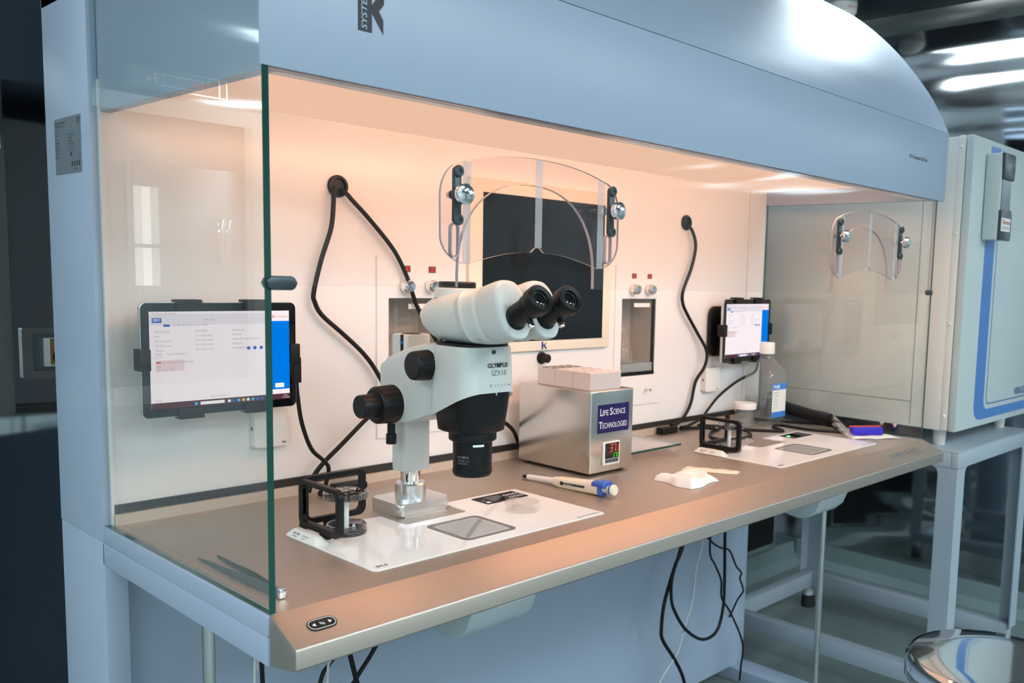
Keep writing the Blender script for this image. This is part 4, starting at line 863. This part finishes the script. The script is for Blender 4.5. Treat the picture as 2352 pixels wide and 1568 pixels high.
o = sheet('plastic_bag', 'frosted', [(1.325, .245, 0), (1.395, .262, 0), (1.430, .330, 0), (1.345, .335, 0)], lambda u, v, lay, p: (.0024 if lay == 0 else .0040) + .004*abs(math.sin(7*u+1)*math.sin(5*v)), 12, 0); set_label(o, 'flat clear plastic bag beside the right dish rack', 'bag')

# ================================================================== cables on the back wall
def cable(name, pts, r, label, mt='cable', group=None):
    o = MB().tube(pts, r).build(name, mt); set_label(o, label, 'cable', group); return o
cable('cable', [(.390, .512, .545), (.385, .503, .535), (.383, .5, .514), (.378, .5, .472), (.359, .5, .417), (.344, .5, .36), (.346, .5, .341), (.36, .5, .318), (.402, .5, .283), (.443, .5, .246), (.471, .5, .21), (.483, .49, .173), (.468, .49, .145), (.436, .49, .121), (.391, .49, .084), (.356, .49, .056), (.336, .492, .032), (.325, .490, .0045)], .0042, 'black cable from the left grommet curving down to the worktop behind the dish rack')
cable('cable', [(.405, .512, .543), (.412, .502, .534), (.420, .5, .525), (.457, .5, .492), (.508, .5, .439), (.537, .5, .39), (.552, .5, .353), (.565, .5, .326), (.604, .48, .25), (.693, .49, .138), (.788, .49, .078), (.815, .492, .045), (.830, .494, .0045)], .0042, 'black cable from the left grommet passing behind the microscope head')
cb = thing('charger_cable', 'black charging cable plugged into the right edge of the left tablet', 'cable', (.30, .45, .0))
MB().box(.2775, .291, .4475, .4575, .208, .251, .0015).build('plug', 'black_soft', cb)
MB().tube([(.284, .453, .210), (.287, .455, .186), (.296, .458, .137), (.314, .46, .09), (.337, .46, .066), (.347, .46, .05), (.342, .463, .020), (.335, .47, .0045), (.360, .478, .0045)], .0036).build('cord', 'cable', cb)
MB().lathe((.2843, .4474, .245), (0,-1,0), [(0, .0008), (.0004, .0008), (.0004, 0)], 8).build('plug_light', 'ink_white', cb)
cable('cable', [(1.405, .512, .545), (1.402, .503, .541), (1.421, .5, .527), (1.438, .5, .488), (1.423, .5, .431), (1.391, .5, .37), (1.391, .5, .339), (1.411, .5, .31), (1.46, .5, .257), (1.49, .49, .209), (1.485, .49, .168), (1.46, .5, .127), (1.444, .5, .075), (1.427, .5, .047), (1.39, .495, .024), (1.348, .49, .019)], .0045, 'black cable hanging in an S curve from the right grommet')
cable('cable', [(1.745, .49, .180), (1.733, .49, .140), (1.667, .49, .123), (1.614, .49, .106), (1.55, .49, .077), (1.505, .49, .045), (1.48, .488, .028), (1.419, .485, .013), (1.38, .482, .012)], .0038, 'black cable running from the right tablet down to the worktop behind the bottle')
cable('cable', [(1.385, .490, .006), (1.44, .482, .004), (1.495, .440, .004), (1.426, .415, .004), (1.361, .37, .004), (1.352, .325, .0045), (1.414, .300, .0058), (1.474, .325, .004), (1.500, .365, .0075), (1.47, .410, .010), (1.43, .425, .0115)], .0040, 'black cable coiled on the worktop behind the right dish rack')
ad = MB().box(.372, .432, .470, .500, .0005, .012, .002).build('power_adapter', 'black'); set_label(ad, 'small black power adapter on the worktop behind the left dish rack', 'adapter')
ad = MB().box(1.300, 1.362, .478, .500, .0005, .018, .002).build('power_adapter', 'black'); set_label(ad, 'small black power adapter on the worktop at the end of the right wall cable', 'adapter')

# ================================================================== cables under the worktop
cable('hanging_cable', [(1.43, .46, -.042), (1.40, .46, -.2), (1.377, .46, -.306), (1.347, .46, -.353), (1.309, .46, -.439), (1.299, .46, -.507), (1.306, .46, -.544), (1.361, .46, -.615), (1.403, .46, -.684), (1.42, .46, -.76), (1.42, .45, -.824)], .0048, 'thick black cable hanging to the floor under the worktop, leftmost of the right bundle', group='cables under the worktop')
cable('hanging_cable', [(1.42, .45, -.042), (1.385, .45, -.2), (1.355, .45, -.305), (1.326, .45, -.37), (1.322, .45, -.421), (1.337, .45, -.467), (1.391, .45, -.536), (1.468, .45, -.586), (1.533, .45, -.582), (1.56, .45, -.526), (1.563, .45, -.45), (1.556, .45, -.31), (1.55, .45, -.15), (1.55, .45, -.042)], .0044, 'black cable hanging in a wide U loop under the worktop', group='cables under the worktop')
cable('hanging_cable', [(1.535, .47, -.042), (1.525, .47, -.2), (1.514, .47, -.345), (1.544, .47, -.398), (1.575, .47, -.449), (1.581, .47, -.502), (1.63, .47, -.56), (1.698, .47, -.669), (1.695, .47, -.74), (1.69, .47, -.784)], .0030, 'thin black cable hanging diagonally across the lower panel to the foot beam', group='cables under the worktop')
cable('hanging_cable', [(1.42, .48, -.042), (1.46, .48, -.25), (1.53, .48, -.325), (1.58, .48, -.356), (1.625, .48, -.374), (1.662, .48, -.428), (1.690, .48, -.454), (1.684, .48, -.470), (1.698, .48, -.496), (1.719, .49, -.522), (1.735, .52, -.56), (1.735, .545, -.62)], .0028, 'thin kinked black cable near the right edge of the lower panel', group='cables under the worktop')
cable('hanging_cable', [(1.49, .46, -.042), (1.464, .46, -.312), (1.442, .46, -.375), (1.429, .46, -.469), (1.403, .46, -.524), (1.37, .46, -.599), (1.299, .46, -.659), (1.25, .45, -.76), (1.2, .44, -.826)], .0025, 'thin pale cable hanging behind the U shaped black loop', 'cable_white', 'cables under the worktop')
cable('hanging_cable', [(.205, .45, -.042), (.212, .45, -.2), (.216, .45, -.309), (.22, .45, -.5), (.23, .44, -.824)], .0038, 'black cable hanging behind the left front corner of the worktop', group='cables under the worktop')
cable('hanging_cable', [(.345, .45, -.042), (.372, .45, -.25), (.382, .45, -.302), (.396, .45, -.36), (.43, .45, -.5), (.44, .44, -.824)], .0045, 'black cable running down to the crossing left of the lamp housing', group='cables under the worktop')
cable('hanging_cable', [(.52, .452, -.042), (.46, .452, -.25), (.437, .455, -.304), (.396, .460, -.36), (.36, .46, -.42), (.33, .45, -.826)], .0042, 'black cable slanting left to the crossing beside the lamp housing', group='cables under the worktop')
cable('hanging_cable', [(.40, .45, -.042), (.355, .45, -.27), (.339, .45, -.305), (.321, .45, -.336), (.29, .45, -.5), (.28, .44, -.826)], .0040, 'black cable under the worktop just right of a thin pale cable', group='cables under the worktop')
cable('hanging_cable', [(.345, .44, -.042), (.337, .44, -.28), (.330, .44, -.340), (.32, .44, -.82)], .0022, 'thin pale cable hanging left of the lamp housing', 'cable_white', 'cables under the worktop')
cable('hanging_cable', [(.195, .40, -.042), (.183, .40, -.243), (.178, .40, -.272), (.17, .40, -.828)], .0022, 'thin pale cable hanging by the left end of the worktop', 'cable_white', 'cables under the worktop')

# ================================================================== incubator and stand
ib = thing('incubator', 'grey laboratory incubator with blue striped door beside the workstation', 'incubator', (2.27, .33, 0))
B = lambda mb, n, mt, p=ib, **k: mb.build(n, mt, p, **k)
ix0, ix1, iy0, iy1, iz0, iz1 = 1.95, 2.59, .052, .72, .004, .805
B(MB().box(ix0+.006, ix1, iy0+.02, iy1, iz0, iz1-.004, .003), 'cabinet', 'incubator_warm_lit')
for y0, y1 in ((.108, .1095),): B(MB().box(ix0+.0052, ix0+.0062, y0, y1, .01, .80), 'panel_seam', 'ink_grey')
B(MB().box(ix0+.0052, ix0+.0062, .1095, .70, .0745, .0757), 'panel_seam', 'ink_grey')
B(MB().box(ix0+.001, ix1, .018, .070, iz0, iz1-.002, .002), 'door_gasket', 'incubator_warm_lit')
B(MB().box(ix0, ix1, -.002, .020, iz0+.002, iz1, .003), 'door_frame', 'incubator_warm_lit')
dr = B(MB().box(ix0, ix1, -.026, -.0035, iz0, iz1, .003), 'door', 'incubator')
for z in (.775, .545, .300, .045): B(MB().sphere((ix0-.0005, .0085, z), .0055, (.6, 1, 1), 12), 'frame_screw', 'white_plastic')
yf = -.0266
o_ = [(2.072, .790), (2.072, .062), (2.080, .040), (2.098, .027), (2.125, .0225), (2.575, .0225), (2.575, .050), (2.165, .050), (2.150, .060), (2.144, .078), (2.144, .790)]
def stripe(mb, pts): mb.prism(pts, XZ, yf, yf+.0008)
m = MB(); stripe(m, o_); B(m, 'door_stripe', 'inc_blue', dr)
m = MB(); stripe(m, [(2.163, .79), (2.163, .080), (2.168, .068), (2.180, .063), (2.575, .063), (2.575, .0665), (2.182, .0665), (2.171, .071), (2.1665, .082), (2.1665, .79)]); B(m, 'door_line', 'inc_navy', dr)
m = MB(); text(m, 'HERACELL 150', (2.40, yf-.0002, .075), (1,0,0), (0,0,1), .022, .15, .01); B(m, 'door_lettering', 'inc_navy', dr)
hy = -.075
hn = B(MB().box(2.035, 2.110, hy+.004, -.0275, .532, .765, .004), 'door_handle', 'incubator', dr)
m = MB(); m.prism([(2.040, .695), (2.112, .695), (2.118, .705), (2.118, .757), (2.112, .765), (2.036, .765)], XZ, hy-.004, hy+.006, .002); B(m, 'handle_top', 'inc_dark', dr)
m = MB(); m.prism([(2.036, .532), (2.112, .532), (2.116, .540), (2.116, .600), (2.110, .615), (2.036, .612)], XZ, hy-.004, hy+.006, .002); B(m, 'handle_bottom', 'inc_dark', dr)
B(MB().box(2.042, 2.108, hy+.001, hy+.0045, .612, .697), 'grip_recess', 'nameplate', dr)
B(MB().box(2.036, 2.104, hy-.0048, hy-.0040, .556, .592), 'badge', 'white_plastic', dr)
m = MB(); text(m, 'Thermo', (2.040, hy-.0050, .575), (1,0,0), (0,0,1), .013, .060, .015); B(m, 'badge_title', 'red_print', dr)
m = MB(); text(m, 'SCIENTIFIC', (2.041, hy-.0050, .562), (1,0,0), (0,0,1), .007, .058); B(m, 'badge_subtitle', 'ink_grey', dr)
zs = -.048
for x in (2.03, 2.51):
    for y in (.05, .66): B(MB().cyl((x, y, zs), (x, y, iz0+.002), .016, .020, 20), 'foot', 'incubator_warm_lit')
st = thing('incubator_stand', 'grey painted metal stand under the incubator', 'stand', (2.24, .34, -T))
B = lambda mb, n, mt, p=st, **k: mb.build(n, mt, p, **k)
sx0, sx1, sy0, sy1 = 1.945, 2.535, -.042, .745
m = MB(); m.box(sx0, sx1, sy0, sy1, zs-.004, zs, .001)
m.box(sx0, sx1, sy0-.001, sy0+.02, zs-.048, zs-.004, .002); m.box(sx0, sx1, sy1-.02, sy1, zs-.048, zs-.004, .002); m.box(sx0, sx0+.02, sy0+.02, sy1-.02, zs-.048, zs-.004, .002); m.box(sx1-.02, sx1, sy0+.02, sy1-.02, zs-.048, zs-.004, .002)
B(m, 'top_tray', 'stand_paint')
def lleg(x, y, dx_, dy_):
    o = [(0, 0), (.055, 0), (.055, .004), (.004, .004), (.004, .055), (0, .055)]
    o = [(x + a*dx_, y + b*dy_) for a, b in o]
    m = MB(); m.prism(o, XY(), -.70, zs-.0485, 0); B(m, 'leg', 'stand_paint')
    m = MB(); fx, fy_ = x + .028*dx_, y + .028*dy_; m.lathe((fx, fy_, -T), (0,0,1), [(0, .024), (.002, .026), (.044, .0235), (.046, .021), (.046, 0)], 24); f = B(m, 'foot', 'rubber'); B(MB().lathe((fx, fy_, -T+.046), (0,0,1), [(0, .020), (.016, .016), (.022, .009), (.055, .009)], 20), 'foot_stem', 'housing_grey', f)
    # triangular gussets below the tray
    for g in (0, 1):
        tri = [(.055, 0), (.072, 0), (.060, -.005), (.055, -.017)] 
        m = MB()
        if g == 0: m.prism([(x + a*dx_, zs-.0485 + b) for a, b in tri], XZ, y, y + .004*dy_)
        else: m.prism([(y + a*dy_, zs-.0485 + b) for a, b in tri], YZ, x, x + .004*dx_)
        B(m, 'gusset', 'stand_paint')
for x, d_ in ((sx0, 1), (sx1, -1)):
    for y, e_ in ((sy0, 1), (sy1, -1)): lleg(x, y, d_, e_)
for x in (sx0+.005, sx1-.045): B(MB().box(x, x+.040, sy0+.01, sy1-.01, -.745, -.690, .003), 'side_rail', 'stand_paint')
B(MB().box(sx0+.045, sx1-.045, sy1-.05, sy1-.01, -.745, -.690, .003), 'rear_rail', 'stand_paint')

# ================================================================== stool
sc_ = (1.225, -.415); sz = -.300
so = thing('stool', 'round chrome stool seat in front of the workstation', 'stool', (sc_[0], sc_[1], -T))
B = lambda mb, n, mt, p=so, **k: mb.build(n, mt, p, **k)
B(MB().lathe((sc_[0], sc_[1], sz), (0,0,-1), [(0, 0), (0, .10), (.0005, .148), (.003, .156), (.008, .161), (.014, .163), (.045, .163), (.050, .160), (.052, .155), (.052, 0)], 72), 'seat', 'chrome', angle=50)
B(MB().lathe((sc_[0], sc_[1], sz-.052), (0,0,-1), [(0, .045), (.01, .045), (.012, .020), (.25, .020)], 24), 'post', 'chrome')
for i in range(5):
    a = 2*PI*i/5 + .3; m = MB().tube([(sc_[0], sc_[1], sz-.27), (sc_[0]+.12*math.cos(a), sc_[1]+.12*math.sin(a), sz-.36), (sc_[0]+.22*math.cos(a), sc_[1]+.22*math.sin(a), -T+.012)], .010); l = B(m, 'leg', 'chrome')
    B(MB().cyl((sc_[0]+.222*math.cos(a), sc_[1]+.222*math.sin(a), -T), (sc_[0]+.222*math.cos(a), sc_[1]+.222*math.sin(a), -T+.02), .014, n=16), 'rubber_foot', 'rubber', l)

# ================================================================== back wall fittings
sk = thing('wall_socket', 'recessed steel wall socket with white rocker left of the workstation', 'socket', (.10, 1.05, .172))
B = lambda mb, n, mt, p=sk, **k: mb.build(n, mt, p, **k)
m = MB(); ringprism(m, rrect(.046, .190, .171, .271, .004), rrect(.064, .175, .186, .258, .003), XZ, 1.050, 1.0595); B(m, 'bezel', 'dull_chrome')
B(MB().box(.064, .175, 1.056, 1.0598, .186, .258), 'face_plate', 'nameplate')
B(MB().box(.082, .125, 1.046, 1.056, .194, .250, .002), 'rocker', 'white_plastic')
B(MB().box(.092, .098, 1.0445, 1.046, .198, .249), 'tape_mark', 'tape_brown')
B(MB().lathe((.108, 1.046, .212), (0,-1,0), [(0, .013), (.02, .012), (.022, .009), (.022, 0)], 20), 'plug', 'black')
cb2 = thing('pass_through_cabinet', 'steel framed pass through hatch at the far left of the back wall', 'hatch', (-.22, 1.0, .11))
B = lambda mb, n, mt, p=cb2, **k: mb.build(n, mt, p, **k)
m = MB(); ringprism(m, rrect(-.50, .018, .112, .735, .006), rrect(-.46, -.018, .150, .70, .004), XZ, 1.0, 1.0598); B(m, 'frame', 'dull_chrome')
B(MB().box(-.46, -.018, 1.03, 1.0598, .150, .70), 'inner_plate', 'nameplate')
dh = B(MB().box(-.432, -.222, 1.016, 1.030, .190, .605, .002), 'hatch_door', 'door_grey')
for z0, z1 in ((.355, .432), (.440, .556)): B(MB().box(-.267, -.235, 1.0145, 1.016, z0, z1), 'hatch_window', 'window_light', dh)
B(MB().box(-.415, -.400, 1.004, 1.016, .40, .50, .002), 'hatch_handle', 'chrome', dh)
B(MB().box(.0045, .0125, .9985, 1.0, .60, .700), 'sign_strip', 'paper_white')
dp2 = thing('wall_display', 'steel control panel with red digits above the hatch on the back wall', 'display', (-.335, 1.05, .760))
B = lambda mb, n, mt, p=dp2, **k: mb.build(n, mt, p, **k)
m = MB(); ringprism(m, rrect(-.431, -.237, .760, .801, .003), rrect(-.428, -.240, .763, .798, .002), XZ, 1.050, 1.0598); B(m, 'bezel', 'chrome')
B(MB().box(-.428, -.240, 1.055, 1.0598, .763, .798), 'face_plate', 'nameplate')
m = MB(); ringprism(m, rrect(-.396, -.297, .769, .793, .001), rrect(-.394, -.299, .771, .791, .001), XZ, 1.053, 1.055); B(m, 'display_frame', 'paper_white')
B(MB().box(-.386, -.374, 1.0535, 1.055, .780, .787), 'red_digits', 'led_red')
B(MB().lathe((-.285, 1.055, .780), (0,-1,0), [(0, .006), (.004, .006), (.004, 0)], 16), 'key_knob', 'cream')
m = MB().tube([(.155, 1.03, .21), (.165, 1.03, .0), (.150, 1.03, -.18), (.136, 1.02, -.26), (.140, 1.02, -.32), (.152, 1.02, -.40), (.140, 1.02, -.50), (.12, 1.01, -.824)], .006); o = m.build('wall_cable', 'cable'); set_label(o, 'black cable hanging on the dark steel wall beside the left column', 'cable')
# dark grille panel and pale hose behind the workstation
gr = thing('wall_grille', 'dark perforated grille low on the back wall behind the workstation', 'grille', (2.2, 1.05, -.70))
MB().box(1.75, 2.74, 1.035, 1.0595, -.70, -.16).build('grille_plate', 'black_soft', gr)
m = MB(); ringprism(m, [(1.73, -.72), (2.76, -.72), (2.76, -.14), (1.73, -.14)], [(1.75, -.70), (2.74, -.70), (2.74, -.16), (1.75, -.16)], XZ, 1.03, 1.0595); m.build('grille_frame', 'dull_chrome', gr)
o = MB().tube([(2.15, .86, .0), (2.16, .86, -.25), (2.15, .86, -.45), (2.11, .86, -.60), (2.05, .84, -.66), (2.02, .80, -.685)], .007).build('hose', 'cable_white'); set_label(o, 'pale hose hanging behind the incubator stand', 'hose')
o = MB().tube([(2.06, .88, .02), (2.03, .88, -.25), (1.98, .88, -.42), (1.90, .88, -.52), (1.84, .86, -.824)], .007).build('hose', 'cable_white'); set_label(o, 'grey hose curving down behind the right edge of the lower panel', 'hose')
# dome camera on the ceiling
dc = thing('dome_camera', 'white dome camera on the steel ceiling above the hood', 'camera', (2.70, .81, ZC))
MB().lathe((2.70, .81, ZC), (0,0,-1), [(0, .055), (.030, .053), (.032, .050), (.032, 0)], 32).build('mount', 'white_plastic', dc)
MB().sphere((2.70, .81, ZC-.034), .047, (1, 1, .9), 24).build('dome', 'paper_white', dc)
m = MB(); text(m, 'CP PLUS', (2.66, .7665, ZC-.024), (.76, -.65, 0), (0,0,1), .007, .036, .02); m.build('dome_lettering', 'red_print', dc)

# ------------------------------------------------------------------ lift everything so that the floor is at z = 0
for o in ROOT_TOP: o.location.z += T
